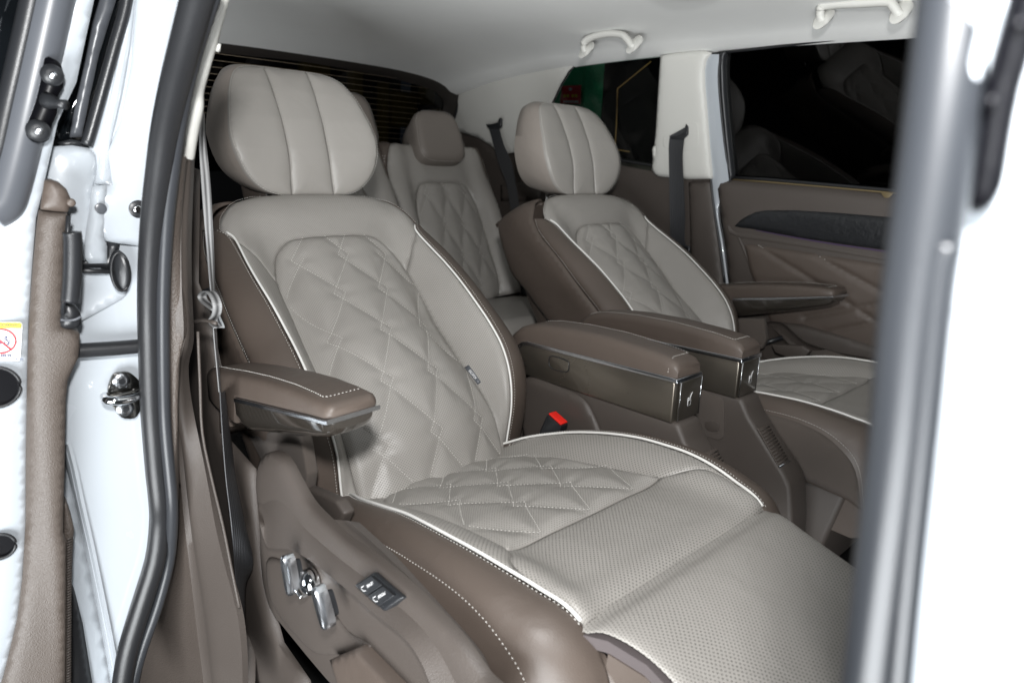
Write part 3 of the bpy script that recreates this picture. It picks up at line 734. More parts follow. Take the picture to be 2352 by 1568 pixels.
def build_inner(root):
    """inner armrest with its bronze box, on the centre side (u +.30 .. +.38)"""
    R_ = root; y0, y1 = -.155, -.075
    px = lambda L, y: [on(x, z, 1, y) for x, z in L]
    # box with drawer front
    prof_ = lambda x, zt, zb, m=.004: [(x, y0, zb + m), (x, y0 + m, zb), (x, y1 - m, zb), (x, y1, zb + m), (x, y1, zt), (x, y0, zt)]
    Z = lambda x: (np.interp(x, [.45, .88], [.716, .752]), np.interp(x, [.45, .88], [.650, .669]))
    side = [(.445, .665), (.455, .652), (.873, .6685), (.8705, .745), (.865, .7495), (.49, .7265), (.47, .7235), (.452, .708), (.445, .69)]
    body = prism('armrest_box', [(x, y0, z) for x, z in side], (0, y1 - y0, 0), M_bronze, R_, .004)
    st = [(.44, .700), (.452, .712), (.468, .726), (.486, .7315), (.86, .7555), (.8745, .7555), (.8765, .7475), (.862, .7475), (.490, .7235), (.472, .7185), (.459, .7055), (.445, .693)]
    prism('armrest_strip', [(x, y0 - .002, z) for x, z in st], (0, y1 - y0 + .004, 0), M_satin, body, .0012)
    fp = [(.8755, y0 + .010, .6735), (.8755, y1 - .001, .6735), (.8735, y1 - .001, .748), (.8735, y0 + .010, .748)]
    dr = prism('drawer_front', fp, (.004, 0, 0), M_drawer, body, .002)
    fr = [fp[0], fp[1], fp[2], fp[3], fp[0]]
    tube('drawer_edge', [A(p) + A([.0040, 0, 0]) for p in (fp[0], fp[3])], .0007, M_satin, body, k=6)
    tube('drawer_edge', [A(p) + A([.0040, .0, 0]) for p in (fp[1], fp[2])], .0008, M_satin, body, k=6)
    # cup pictogram
    cx, cz = (y0 + y1) / 2 + .001, .710
    g = lambda y, z: A([.8797, cx + y, cz + z])
    ms = 1 if not MIR[0] else -1
    cup = [g(-.0055 * ms, .004), g(-.0042 * ms, -.0115), g(.0042 * ms, -.0115), g(.0055 * ms, .004), g(-.0055 * ms, .004)]
    tube('cup_symbol', cup, .00055, M_print, dr, k=5)
    tube('cup_symbol', [g(-.0048 * ms, -.001), g(.0048 * ms, -.001)], .00045, M_print, dr, k=5)
    tube('cup_symbol', [g(.0005 * ms, -.001), g(.0035 * ms, .010), g(.0075 * ms, .0135)], .0006, M_print, dr, k=5)
    # release button on the box side
    c = on(1284, 838.7, 1, y0 - .0015)
    bt = sm([(c[0] + dx, y0 - .0008, c[2] + dz) for dx, dz in ((-.031, .004), (-.022, .0145), (.020, .0155), (.027, .006), (.021, -.0095), (-.022, -.0125))], 4, True)
    tube('button_gap', bt, .0011, M_blk, body, k=5, closed=True)
    prism('armrest_button', [(p[0], y0 - .0012, p[2]) for p in (A(bt) - c) * .95 + c], (0, .004, 0), M_bronze, body, .0006)
    # padded top
    XS = [.425, .435, .455, .48, .52, .60, .70, .80, .84, .862, .872]
    zt = [.722, .740, .757, .768, .777, .787, .793, .792, .789, .784, .775]
    zb = [.690, .695, .710, .726, .732, .737, .743, .750, .7525, .754, .756]
    def ring(x, a, b, e):
        r = min(.017, (a - b) * .48); pts = []
        for cy, cz, t0, rr in ((y1 - r - e, a - r, 0, r), (y0 + r + e, a - r, 90, r), (y0 + .003 + e, b + .003, 180, .003), (y1 - .003 - e, b + .003, 270, .003)):
            for k in range(6): t = math.radians(t0 + 18 * k); pts.append((x - (.0), cy + rr * math.cos(t), cz + rr * math.sin(t)))
        return pts
    pad = loft('armrest_pad', [ring(x, a, b, .006 if i == 0 else .003 if i == 10 else 0) for i, (x, a, b) in enumerate(zip(XS, zt, zb))], M_brn, R_, ang=70)
    zf = lambda x: np.interp(x, XS, zt)
    far_line = [(x, y1 - .010, zf(x) - .0005) for x in np.linspace(.46, .845, 50)]
    crossl = [(.848, y, zf(.848) + .0012) for y in np.linspace(y1 - .012, y0 + .018, 10)]
    downl = [(.851, y0 + .010, .784), (.8525, y0 + .003, .777), (.853, y0 - .0005, .768), (.853, y0 - .001, .757)]
    sew('stitching', [A(far_line + crossl + downl) + A([0, 0, .0008])], pad, wd=.00068)
    # plastic pedestal
    ped = [(.50, .655), (.885, .672), (.905, .640), (1.0, .545), (1.015, .525), (1.03, .46), (1.045, .33), (1.02, .21), (.46, .21), (.40, .45), (.44, .62)]
    pd = prism('armrest_pedestal', [(x, y0 + .003, z) for x, z in ped], (0, y1 - y0 - .006, 0), M_plasf, R_, .010, seg=4)
    rec = [on(x, z, 1, y0 - .001) for x, z in ((1205, 868), (1290, 890), (1340, 915), (1365, 955), (1385, 1010), (1400, 1100), (1230, 1100), (1200, 950))]
    pln = Plane((.6, y0 - .004, .6), (0, -1, 0))
    panel('side_cover_panel', pln, sm(pln.uv(rec), 3, True), M_plasf, pd, sp=.012, edge=(.004, .004), depth=.004)
    # ribbed inset on the sloping front
    d = unit(A([.095, 0, -.105])); n = unit(A([.105, 0, .095])); c0 = A([.926, (y0 + y1) / 2 + .012, .619]) + n * .001
    prism('ribbed_inset', [c0 + A([0, -.020, 0]), c0 + A([0, .024, 0]), c0 + A([0, .024, 0]) + d * .085, c0 + A([0, -.020, 0]) + d * .085], n * .003, M_plas, pd, .001)
    for k in range(12):
        p = c0 + d * (.006 + .0066 * k) + n * .0035
        tube('rib', [p + A([0, -.018, 0]), p + A([0, .022, 0])], .0017, M_plasf, pd, k=6)
    tube('inset_edge', [c0 + d * .085 + A([0, -.021, 0]) + n * .003, c0 + d * .085 + A([0, .024, 0]) + n * .003], .0022, M_satin, pd, k=6)
    # cross-facing pocket on the aisle side
    pk = lambda L, dy: [A([*(on(x, z, 1, .075)[[0]]), y1 + dy, on(x, z, 1, .075)[2]]) for x, z in L]
    prism('side_pocket', sm(pk([(1600, 900), (1640, 908), (1656, 914), (1662, 930), (1662, 990), (1656, 1008), (1636, 1006), (1600, 985)], -.0035), 4, True), (0, .0035, 0), M_velv, pd, .001)
    prism('pocket_button', sm(pk([(1622, 968), (1648, 970), (1652, 980), (1648, 990), (1624, 986)], -.001), 4, True), (0, .003, 0), M_plasf, pd, .001)
    # belt buckle standing beside the cushion
    a = on(1262, 1000, 1, -.195); b_ = on(1288, 950, 1, -.185); ax = unit(b_ - a + A([.0, 0, .0])); s = A([0, 1., 0]); f = unit(np.cross(s, ax))
    bu = thing_part = loft('buckle', [[a + ax * t + s * (.013 * k * sy) + f * (.022 * k * sx) for sx, sy in ((-1, -.8), (-.8, -1), (.8, -1), (1, -.8), (1, .8), (.8, 1), (-.8, 1), (-1, .8))] for t, k in ((-.08, .8), (0, .92), (.035, 1), (.043, .95))], M_blk, R_, ang=30)
    c = a + ax * .0435
    prism('release_button', [c + s * -.010 + f * -.020, c + s * .010 + f * -.020, c + s * .010 + f * .018, c + s * -.010 + f * .018], ax * .004, M_red, bu, .001)

def seat_base(root):
    prism('seat_pedestal', [(.55, S0 - .24, .50), (1.085, S0 - .24, .53), (1.03, S0 - .24, .24), (.55, S0 - .24, .24)], (0, .485, 0), M_plasf, root, .012)
    prism('seat_rail', [(.35, S0 - .25, .16), (1.1, S0 - .25, .16), (1.1, S0 - .25, .24), (.35, S0 - .25, .24)], (0, .5, 0), M_blk, root, .01)

near = thing('captain_seat', 'grey quilted leather seat nearest the open door, its legrest running out of the picture', 'seat', (.7, S0, .16), 'captain seats of the second row')
build_seat(near); build_outer(near); build_inner(near); seat_base(near)
far = thing('captain_seat', 'grey quilted leather seat across the aisle, standing beside the closed far door', 'seat', (.7, -S0, .16), 'captain seats of the second row')
MIR[0] = (S0, -S0)

build_seat(far); build_outer(far); build_inner(far); seat_base(far)
MIR[0] = None

# ================================================================== THIRD ROW
R3 = A([-.515, .502, .55]); T3 = unit([-.235, 0, .565]) * 1.065; N3 = A([T3[2], 0, -T3[0]])
def bench_surf(hw=.262):
    aa = [-.02, .06, .2, .35, .5, .57, .60, .615]
    hc = [.03, .035, .02, .005, 0, 0, -.015, -.05]
    G = []
    for a_, h_ in zip(aa, hc):
        top = -.0 if a_ < .55 else -.01
        half = [(0, 0, h_), (.08, .09, h_), (.125, .152 - (.015 if a_ > .4 else 0), h_ - .006), (.18, .195, h_ + (.028 if a_ < .5 else .005)), (.225, hw - .018 + top, h_ + (.018 if a_ < .5 else -.01)), (.25, hw + top, h_ - .03), (.33, hw + .003 + top, h_ - .11)]
        f = sym(half); ss = [q[0] for q in f]
        G.append([R3 + a_ * T3 + h * N3 + A([0, u, 0]) for s, u, h in f])
    return Surf(ss, aa, G, 160)
BEN = bench_surf()
def third_seat(root, hy=0., hz=0.):
    q3 = sm([(0, .45), (.08, .448), (.108, .42), (.122, .35), (.125, .2), (.125, .05), (.11, 0), (0, -.01), (-.11, 0), (-.125, .05), (-.125, .2), (-.122, .35), (-.108, .42), (-.08, .448)], 4, True)
    rows = [(.52, [-.042, .042]), (.41, [-.084, 0, .084]), (.29, [-.126, -.042, .042, .126]), (.17, [-.084, 0, .084]), (.05, [-.126, -.042, .042, .126]), (-.07, [-.084, 0, .084])]
    ql = quilt_lines([(a_, u) for a_, u in rows], .009, .012, q3)
    b = panel('backrest', BEN, q3, M_grey, root, sp=.008, edge=(.005, .01), lines=[decimate_line(l) for l in ql], relief=(.009, .016))
    sew('stitching', [onsurf(BEN, l, .0058) for l in ql], b, L=.008, gap=.003, wd=.00062)
    out = np.vstack([sm([(.225, .0), (.228, .2), (.225, .45)], 4), sm([(.215, .55), (.19, .59), (.1, .60), (0, .602), (-.1, .60), (-.19, .59), (-.215, .55)], 4), sm([(-.225, .45), (-.228, .2), (-.225, .0)], 4), [(-.11, 0)], sm([(-.125, .05), (-.125, .2), (-.122, .35), (-.108, .42), (-.08, .448), (0, .45), (.08, .448), (.108, .42), (.122, .35), (.125, .2), (.125, .05)], 3), [(.11, 0)]])
    panel('border_panel', BEN, out, M_grey, b, sp=.014, edge=(.004, .008))
    for sg in (1, -1):
        sd = np.vstack([sm([(.225, -.02), (.228, .2), (.225, .45), (.215, .55), (.19, .59)], 4), [(.2, .612), (.33, .612), (.33, -.02)]]) * [sg, 1]
        panel('side_cover', BEN, sd, M_brn, root, sp=.014, edge=(.003, .006))
        sew('seam_stitching', [onsurf(BEN, sm(A([(.235, 0), (.238, .2), (.235, .45), (.225, .55)]) * [sg, 1], 4), .004)], root, L=.008, gap=.003, wd=.00068)
    loft('backrest_shell', [[R3 + a_ * T3 + A([0, u, 0]) + h * N3 for u, h in ((-k, -.06), (k, -.06), (k, -.12), (-k, -.12))] for a_, k in ((0, .24), (.3, .24), (.58, .235), (.60, .2))], M_brn, root)
    # headrest block
    c0 = R3 + .612 * T3 + A([0, hy, hz]); rs = []
    for h, k in ((.052, .72), (.05, .86), (.040, .97), (.02, 1.0), (-.05, .93), (-.09, .82), (-.105, .6)):
        r = []
        for t in np.linspace(0, 2 * math.pi, 36, endpoint=False):
            cx = math.copysign(abs(math.cos(t)) ** .5, math.cos(t)); sx = math.copysign(abs(math.sin(t)) ** .5, math.sin(t))
            r.append(c0 + N3 * h + A([0, .112 * k * cx * (1 - .08 * sx), 0]) + T3 * (.098 * k * sx - (.02 if h < -.04 else 0)))
        rs.append(r)
    hd = loft('headrest', rs, M_taupe2, root, ang=80)
    sew('stitching', [A(rs[2] + rs[2][:1]) + N3 * .003], hd, L=.006, wd=.00068)
    # cushion
    prism('cushion', [(-.50, .265, .44), (-.50, .265, .555), (-.30, .265, .585), (-.06, .265, .60), (-.02, .265, .56), (-.04, .265, .42)], (0, .47, 0), M_grey, root, .03, seg=5)
t3 = thing('rear_seat', 'third row seat with quilted back and square headrest, between the two captain seats', 'seat', (-.5, .5, .16), 'third row seats')
third_seat(t3)
t3b = thing('rear_seat', 'third row seat mostly hidden, only its headrest edge showing right of the near headrest', 'seat', (-.5, .5, .16), 'third row seats')
third_seat(t3b, hy=.085, hz=.035); t3b.location.y = .5 - .49

# ================================================================== CAR INTERIOR, FAR SIDE
FUP = Plane((0, .84, 1.08), np.cross([1, 0, 0], [0, -.09, .37]))
FLO = Plane((0, .85, .6), (0, -1, 0))
def off(pl, d): return Plane(pl.p + pl.n * d, pl.n)
def Z5(L): return [(1231 + .4766 * x, .4766 * y) for x, y in L]
def Z4(L): return [((900 + x / 2.45) * .91875, (100 + y / 2.45) * .91875) for x, y in L]
def plate(name, pl, px, m, parent, smooth_=0, **kw):
    q = pl.px(px)
    if smooth_: q = sm(q, smooth_, True)
    kw.setdefault('sp', .02); kw.setdefault('edge', (.003, .003)); kw.setdefault('depth', .01)
    return panel(name, pl, q, m, parent, **kw)

# headliner
xs = [-1.0, -.9, -.7, -.4, 0, .4, 1.0, 1.7]; dz = [-.115, -.095, -.06, -.03, -.008, 0, 0, 0]
ys = [-.78, -.74, -.66, -.5, -.25, 0, .25, .5, .64, .70, .74, .765]
zz = [1.45, 1.460, 1.490, 1.510, 1.518, 1.52, 1.518, 1.510, 1.494, 1.478, 1.458, 1.455]
G = [[A([x, y * (1 - .0 * x), z + d]) for x, d in zip(xs, dz)] for y, z in zip(ys, zz)]
HL = Surf(xs, ys, G, 200); HL.sign = -1
hb = lambda Q: .022 * np.exp(-(((Q[:, 0] - .50) / .10) ** 2 + ((Q[:, 1] - .27) / .08) ** 2) ** 2)
head = panel('ceiling', HL, [(-1.0, -.78), (1.7, -.78), (1.7, .765), (-1.0, .765)], M_head, None, sp=.04, edge=(0, .01), depth=.01, bumpf=hb, kind='structure')
box('roof', (-1.05, -.84, 1.56), (1.75, .84, 1.60), M_white, None, .01); bpy.data.objects['roof']['kind'] = 'structure'

body = thing('car_interior_trim', 'cream pillar covers and brown side lining along the far wall behind the seats', 'car trim', (0, .85, .16))
# cream rear pillar
plate('rear_pillar_cover', FUP, [(1030, 120), (1330, 120), (1318, 152), (1306, 166), (1288, 196), (1270, 234), (1258, 262), (1246, 330), (1235, 352), (1200, 348), (1146, 356), (1128, 335), (1095, 315), (1046, 300), (1010, 330), (1010, 300), (1046, 250), (1052, 200)], M_cream, body, sp=.02, edge=(.004, .006), depth=.012)
q = FUP.px([(1110, 292), (1160, 292), (1165, 340), (1116, 340)])
# belt outlet on the rear pillar
# lower lining
plate('quarter_lining', FLO, [(1000, 290), (1060, 300), (1110, 318), (1130, 338), (1146, 352), (1240, 344), (1412, 361), (1500, 376), (1520, 370), (1650, 400), (1660, 700), (1700, 1000), (1500, 1100), (1000, 1100)], M_plasf, body, sp=.03, edge=(.004, .006))
plate('speaker_recess', off(FLO, .004), Z5([(380, 905), (470, 900), (520, 925), (540, 980), (548, 1100), (520, 1160), (300, 1160), (300, 905)]), M_plas, body, smooth_=2, edge=(-.006, .006), sp=.012)
plate('lining_ledge', off(FLO, .012), [(1150, 425), (1200, 418), (1240, 440), (1240, 462), (1150, 462)], M_plasf, body, edge=(.006, .006))
plate('lower_pillar_cover', off(FLO, .006), Z5([(735, 880), (760, 872), (845, 870), (868, 1000), (885, 1200), (905, 1380), (890, 1460), (730, 1460), (745, 1200), (740, 1000)]), M_plasf, body, sp=.014, edge=(.008, .012))
# far B pillar cover with belt recess
bp = plate('pillar_cover', off(FUP, .016), Z5([(600, 270), (640, 262), (690, 255), (750, 249), (805, 247), (838, 258), (818, 290), (808, 340), (810, 420), (818, 500), (828, 640), (838, 760), (846, 862), (740, 864), (660, 858), (590, 850), (572, 838), (558, 820), (566, 740), (576, 650), (590, 420)]), M_cream, body, sp=.012, edge=(.008, .010), depth=.014)
plate('belt_recess', off(FUP, .0245), Z5([(618, 655), (640, 650), (690, 640), (712, 600), (735, 588), (775, 596), (782, 640), (780, 700), (762, 722), (700, 728), (625, 715), (612, 690)]), M_cream, bp, smooth_=2, edge=(-.006, .006), sp=.008, depth=.002)
plate('pillar_clip', off(FUP, .02), Z5([(566, 706), (578, 704), (578, 760), (562, 762), (560, 720)]), M_cream, body, edge=(.004, .003), sp=.01, depth=.02)
# painted body strip with its seals, between cream pillar and door
wst = [(838, 262), (812, 300), (808, 400), (820, 600), (835, 760), (848, 864), (862, 1000), (890, 1180), (915, 1372)]
wen = [(896, 262), (882, 300), (878, 400), (895, 600), (915, 760), (932, 864), (880, 1000), (905, 1180), (930, 1372)]
sp_ = thing('body_strip', 'white painted strip of bodywork between the cream pillar and the far door', 'body panel', (.2, .86, .16))
onw = lambda L, d: [onp(x, y, off(FUP, d).p, FUP.n) if y < 412 else on(x, y, 1, .85 - d) for x, y in Z5(L)]
ruled('painted_strip', sm(onw(wst, .006), 4), sm(onw(wen, .006), 4), M_white, sp_, n=4, bulge=.004, nseg=50, thick=.01)
tube('door_seal', sm(onw([(x - 5, y) for x, y in wst], .010), 4), .0035, M_rub, sp_)
tube('door_seal', sm(onw([(x + 4, y) for x, y in wen], .006), 4), .0035, M_rub, sp_)

# far door
fd = thing('car_door', 'closed brown lined door across the aisle, with dark glass and black wood inlay', 'car door', (.6, .85, .16))
gl = plate('door_glass', off(FUP, -.012), Z5([(880, 235), (1000, 215), (1500, 165), (2000, 110), (2400, 70), (2400, 1000), (1740, 960), (1400, 920), (935, 880), (925, 700), (905, 500), (890, 380)]), M_glass, fd, edge=(0, .01), depth=0, sp=.06)
plate('glass_channel', off(FUP, .008), Z5([(882, 262), (915, 246), (905, 275), (899, 320), (903, 450), (920, 640), (945, 862), (930, 868), (910, 700), (888, 450), (882, 330)]), M_blk, fd, sp=.012, depth=.02)
tube('window_top_seal', [onp(x, y, FUP.p, FUP.n) for x, y in Z5([(880, 256), (1100, 232), (1500, 184), (1900, 140), (2400, 84)])], .004, M_rub, fd)
dt = plate('door_lining', off(FLO, .016), Z5([(872, 884), (885, 876), (940, 868), (1000, 874), (1400, 905), (1740, 940), (2300, 990), (2300, 2700), (1000, 2700), (945, 1500), (920, 1250), (895, 1050)]), M_plasf, fd, sp=.02, edge=(.010, .012), depth=.03)
tube('window_base_strip', [on(x, y, 1, .838) for x, y in Z5([(950, 866), (1100, 876), (1400, 902), (1740, 932), (2200, 972)])], .0028, M_goldm, fd)
tube('window_base_seal', [on(x, y, 1, .842) for x, y in Z5([(945, 856), (1100, 864), (1400, 890), (1740, 920), (2200, 960)])], .005, M_rub, fd)
prism('shade_hook', [on(x, y, 1, .83) for x, y in Z5([(1660, 925), (1705, 928), (1722, 934), (1700, 955), (1680, 955), (1668, 940)])], (0, .006, 0), M_goldm, fd, .001)
inl = plate('wood_inlay', off(FLO, .028), Z5([(957, 1090), (985, 1062), (1020, 1040), (1060, 1022), (1110, 1014), (1250, 1014), (1450, 1026), (1740, 1050), (2200, 1085), (2200, 1290), (1740, 1212), (1500, 1180), (1300, 1150), (1120, 1118), (1040, 1103), (985, 1097)]), M_wood, dt, sp=.014, edge=(.008, .016), depth=.014)
ruled('light_strip', [on(x, y, 1, .819) for x, y in Z5([(1060, 1108), (1200, 1134), (1400, 1168), (1740, 1216), (2200, 1290)])], [on(x, y, 1, .819) for x, y in Z5([(1060, 1111), (1200, 1139), (1400, 1174), (1740, 1223), (2200, 1298)])], M_purple, dt, n=1, nseg=20)
ruled('lining_shelf', [on(x, y, 1, .829) for x, y in Z5([(925, 1068), (960, 1110), (1060, 1122), (1300, 1158), (1740, 1232), (2200, 1305)])], [on(x, y, 1, .834) for x, y in Z5([(950, 1150), (985, 1160), (1080, 1172), (1300, 1206), (1740, 1275), (2200, 1350)])], M_plasf, dt, n=4, bulge=.010, nseg=40, thick=.006)
pocket = plate('padded_insert', off(FLO, .022), Z5([(1005, 1175), (1070, 1178), (1300, 1212), (1740, 1280), (2200, 1350), (2200, 1800), (1600, 1700), (1240, 1590), (1130, 1560), (1070, 1400), (1030, 1300)]), M_brn, dt, sp=.008, edge=(.006, .010), depth=.006,
   lines=[off(FLO, .022).px(Z5(l)) for l in ([(1070, 1180), (1300, 1320), (1460, 1425), (1800, 1640)], [(1365, 1235), (1660, 1395), (1900, 1520)], [(1300, 1530), (1500, 1490), (1800, 1440), (2000, 1420)], [(1400, 1600), (1600, 1560), (2000, 1480)])], relief=(.009, .005))
for l in ([(1070, 1180), (1300, 1320), (1460, 1425), (1800, 1640)], [(1365, 1235), (1660, 1395), (1900, 1520)], [(1300, 1530), (1500, 1490), (1800, 1440), (2000, 1420)], [(1400, 1600), (1600, 1560), (2000, 1480)]):
    sew('stitching', [[on(x, y, 1, .8225) for x, y in Z5(l)]], pocket, L=.006, m=M_thr, wd=.0008)
ruled('door_pull', [on(x, y, 1, .832) for x, y in [(1692, 545), (1712, 600), (1735, 670), (1762, 745), (1790, 800), (1850, 850)]], [on(x, y, 1, .832) for x, y in [(1706, 545), (1732, 600), (1752, 670), (1780, 735), (1812, 785), (1880, 838)]], M_plasf, dt, n=5, bulge=.010, nseg=24, thick=.01)
plate('map_pocket', off(FLO, .045), [(1740, 735), (1840, 745), (1950, 778), (2100, 826), (2300, 890), (2300, 1150), (1900, 1000), (1800, 860), (1765, 790)], M_plasf, dt, sp=.016, edge=(.006, .008), depth=.04)

# quarter window and what stands outside
qw = thing('quarter_window', 'dark tinted rear side window behind the far headrest, a green cloth showing through', 'window', (-.2, .8, 1.1))
plate('quarter_glass', off(FUP, -.008), [(1240, 140), (1330, 125), (1520, 110), (1530, 400), (1420, 378), (1240, 362)], M_glassq, qw, edge=(0, .01), depth=0, sp=.05)
tube('window_seal', [onp(x, y, FUP.p, FUP.n) for x, y in [(1318, 154), (1307, 165), (1289, 195), (1271, 233), (1257, 265), (1246, 330)]], .003, M_rub, qw)
tube('window_seal', [onp(x, y, FUP.p, FUP.n) for x, y in [(1246, 350), (1412, 366), (1500, 380), (1530, 386)]], .004, M_rub, qw)
ban = thing('green_banner', 'green cloth hanging outside the car, seen through the rear side window', 'banner', (-1.0, 1.6, 1.0))
pb = Plane((0, 1.6, 1.4), (0, -1, 0))
wv = lambda Q: .012 * np.sin(Q[:, 0] * 45) + .006 * np.sin(Q[:, 0] * 110 + Q[:, 1] * 9)
plate('cloth', pb, [(1180, 60), (1400, 60), (1387, 145), (1380, 220), (1372, 290), (1360, 420), (1180, 420)], M_green, ban, sp=.02, depth=.003, bumpf=wv)
ps = Plane((0, 1.575, 1.4), (0, -1, 0))
stk = plate('red_sign', ps, Z5([(125, 415), (218, 411), (214, 504), (115, 500)]), M_redp, ban, sp=.02, depth=.002)
for i_, (x, y, w_, h_, mm) in enumerate([(166, 432, 9, 12, M_lab)] + [(x, 464, 7, 12, M_yel) for x in (138, 154, 178, 194)] + [(x, 491, 5, 8, M_lab) for x in (136, 146, 156, 167, 178, 189, 198)]):
    plate('sign_print', off(ps, .004), Z5([(x - w_, y - h_ / 2), (x, y - h_ * .7), (x + w_ * .8, y - h_ / 2), (x + w_ * .6, y + h_ / 2), (x - w_ * .7, y + h_ * .4)]), mm, stk, sp=.03, depth=.001, edge=(0, .01))
gs = tube('gold_outline_light', [on(x, y, 1, 1.62) for x, y in Z5([(555, 297), (393, 428), (388, 600), (380, 720), (450, 731)])], .0016, M_gold, None, label='thin gold outline shining in the dark outside the rear side window', cat='light strip')
wall = box('showroom_wall', (-6, 4.0, -.5), (5, 4.2, 4), M_dark, None, .01); wall['kind'] = 'structure'
wall = box('showroom_wall', (-6.4, -5, -.5), (-6.2, 4.0, 4), M_dark, None, .01); wall['kind'] = 'structure'
shelf = thing('display_shelf', 'dim amber goods on a shelf behind the rear window', 'shelf', (-3.4, .3, .2))
for (x0, x1, y0, y1) in ((700, 760, 150, 230), (812, 835, 165, 240), (905, 960, 215, 290), (975, 1000, 200, 240), (880, 895, 190, 330), (1005, 1018, 250, 275)):
    a_, b_ = on(x0, y1, 0, -3.2), on(x1, y0, 0, -3.2)
    box('goods', (-3.3, min(a_[1], b_[1]), a_[2]), (-3.2, max(a_[1], b_[1]), b_[2]), M_amber, shelf, .01)
box('shelf_board', (-3.4, -1.5, .3), (-3.1, 2.4, .34), M_dark, shelf, .005)

# rear window
RWP = Plane((-.93, .3, 1.42), unit([.85, 0, -.35]))
rw = thing('rear_window', 'wide dark tailgate window behind the third row with thin heating wires', 'window', (-1.0, .1, 1.1))
plate('rear_glass', off(RWP, -.02), [(380, 40), (700, 85), (900, 125), (1070, 170), (1075, 360), (380, 400)], M_glass, rw, edge=(0, .01), depth=0, sp=.06)
# broad dark surround, a frame round the glass
fo = [(440, 60), (500, 86), (700, 110), (900, 148), (1008, 176), (1038, 186), (1054, 198), (1058, 214), (1050, 250), (1036, 292), (1010, 330)]
fi = [(470, 118), (520, 124), (700, 143), (880, 176), (985, 204), (1004, 214), (1016, 228), (1020, 240), (1014, 262), (1000, 292), (975, 325)]
ruled('window_surround', sm([onp(x, y, RWP.p, RWP.n) for x, y in fo], 4), sm([onp(x, y, RWP.p - RWP.n * .015, RWP.n) for x, y in fi], 4), M_frame, rw, n=5, bulge=.004, nseg=60, thick=.01)
tube('surround_seal', sm([onp(x, y, RWP.p + RWP.n * .002, RWP.n) for x, y in fo], 4), .005, M_rub, rw)
for k in range(13):
    z = 1.385 - .021 * k; x = -.945 - (1.42 - z) * .41
    tube('heating_wire', [(x, -.6, z), (x, .05, z + .001), (x, .62 - .006 * k, z - .004)], .0007, M_wire, rw, k=4)
# grab handles under the ceiling edge
def handle(px, y, label, mb=.020):
    P = [A(on(a_, b_, 1, y)) for a_, b_ in px]
    t = thing('grab_handle', label, 'grab handle', tuple((P[0] + P[-1]) / 2), 'grab handles over the far windows')
    n = unit(A([0, -.75, -.55]))
    Q = [P[0] - n * .014, P[0] + n * .002, *[p + n * .006 for p in P[1:-1]], P[-1] + n * .002, P[-1] - n * .014]
    tube('grip', sm(Q, 6), .0128, M_cream, t, k=14, flat=.8)
    for p in (P[0], P[-1]):
        loft('foot', [[p + n * h + A([math.cos(a_) * .019 * k, math.sin(a_) * .006 * k, math.sin(a_) * .019 * k]) for a_ in np.linspace(0, 6.28, 17)[:-1]] for h, k in ((-.02, 1.1), (.004, 1.05), (.014, .8))], M_cream, t, ang=60)
handle([(1344, 118), (1345, 96), (1362, 84), (1398, 76), (1430, 78), (1445, 90), (1454, 106)], .55, 'folded cream grab handle above the rear side window')
handle([(1888, 46), (1888, 20), (1902, 9), (1975, 5), (2040, 2), (2056, 14), (2066, 32)], .55, 'folded cream grab handle above the far door glass')

# ================================================================== BELTS
def belt(name, L1, L2, m, label, y1, y2, cat='seat belt', thick=.0014, n=4):
    if isinstance(y1, (int, float)): y1 = [y1] * len(L1)
    if isinstance(y2, (int, float)): y2 = [y2] * len(L2)
    A1 = sm([on(x, y, 1, k) for (x, y), k in zip(L1, y1)], 4); A2 = sm([on(x, y, 1, k) for (x, y), k in zip(L2, y2)], 4)
    return A1, A2
b1 = thing('seat_belt', 'black belt hanging down the cream pillar beside the far door', 'seat belt', (.2, .78, .8))
P1, P2 = belt('', Z5([(645, 655), (640, 700), (640, 760), (643, 900), (646, 1050), (652, 1180), (700, 1215)]), Z5([(722, 612), (712, 690), (706, 760), (712, 900), (718, 1050), (716, 1160), (738, 1215)]), None, '', [.77, .775, .78, .79, .795, .80, .805], [.77, .775, .78, .79, .795, .80, .805])
ruled('webbing', P1, P2, M_web, b1, n=5, nseg=50, thick=.0014, bulge=-.002)
prism('belt_guide', [on(x, y, 1, .772) for x, y in Z5([(640, 655), (680, 655), (708, 640), (722, 596), (732, 610), (728, 650), (706, 672), (650, 672)])], (0, .01, 0), M_blk, b1, .002)
tube('belt_stop', [on(x, y, 1, .795) for x, y in Z5([(706, 1190), (738, 1190), (738, 1228)])], .006, M_blk, b1)
b2 = thing('seat_belt', 'black belt hanging down from the rear pillar beside the third row seat', 'seat belt', (-.6, .74, .5))
P1, P2 = belt('', Z4([(785, 525), (820, 650), (850, 760), (890, 860), (915, 990), (950, 1300), (960, 1560)]), Z4([(848, 525), (880, 640), (915, 720), (940, 800), (972, 1000), (1020, 1300), (1035, 1560)]), None, '', .745, .745)
ruled('webbing', P1, P2, M_web, b2, n=4, nseg=50, thick=.0014)
prism('belt_guide', [on(x, y, 1, .74) for x, y in Z4([(768, 515), (800, 515), (840, 505), (852, 475), (862, 480), (862, 530), (840, 545), (780, 540)])], (0, .012, 0), M_blk, b2, .003)
b3 = thing('seat_belt', 'grey striped belt hanging beside the nearest headrest, looped in a black holder', 'seat belt', (.5, -.83, .4))
L1 = [(465, 255), (458, 330), (462, 420), (470, 520), (480, 620), (487, 690), (492, 770), (498, 835), (504, 900)]
L2 = [(470, 262), (474, 330), (483, 420), (489, 520), (493, 620), (495, 690), (499, 770), (503, 835), (508, 900)]
P1, P2 = belt('', L1, L2, None, '', -.842, -.832); ruled('webbing', P1, P2, M_webg, b3, n=3, nseg=60, thick=.0012)
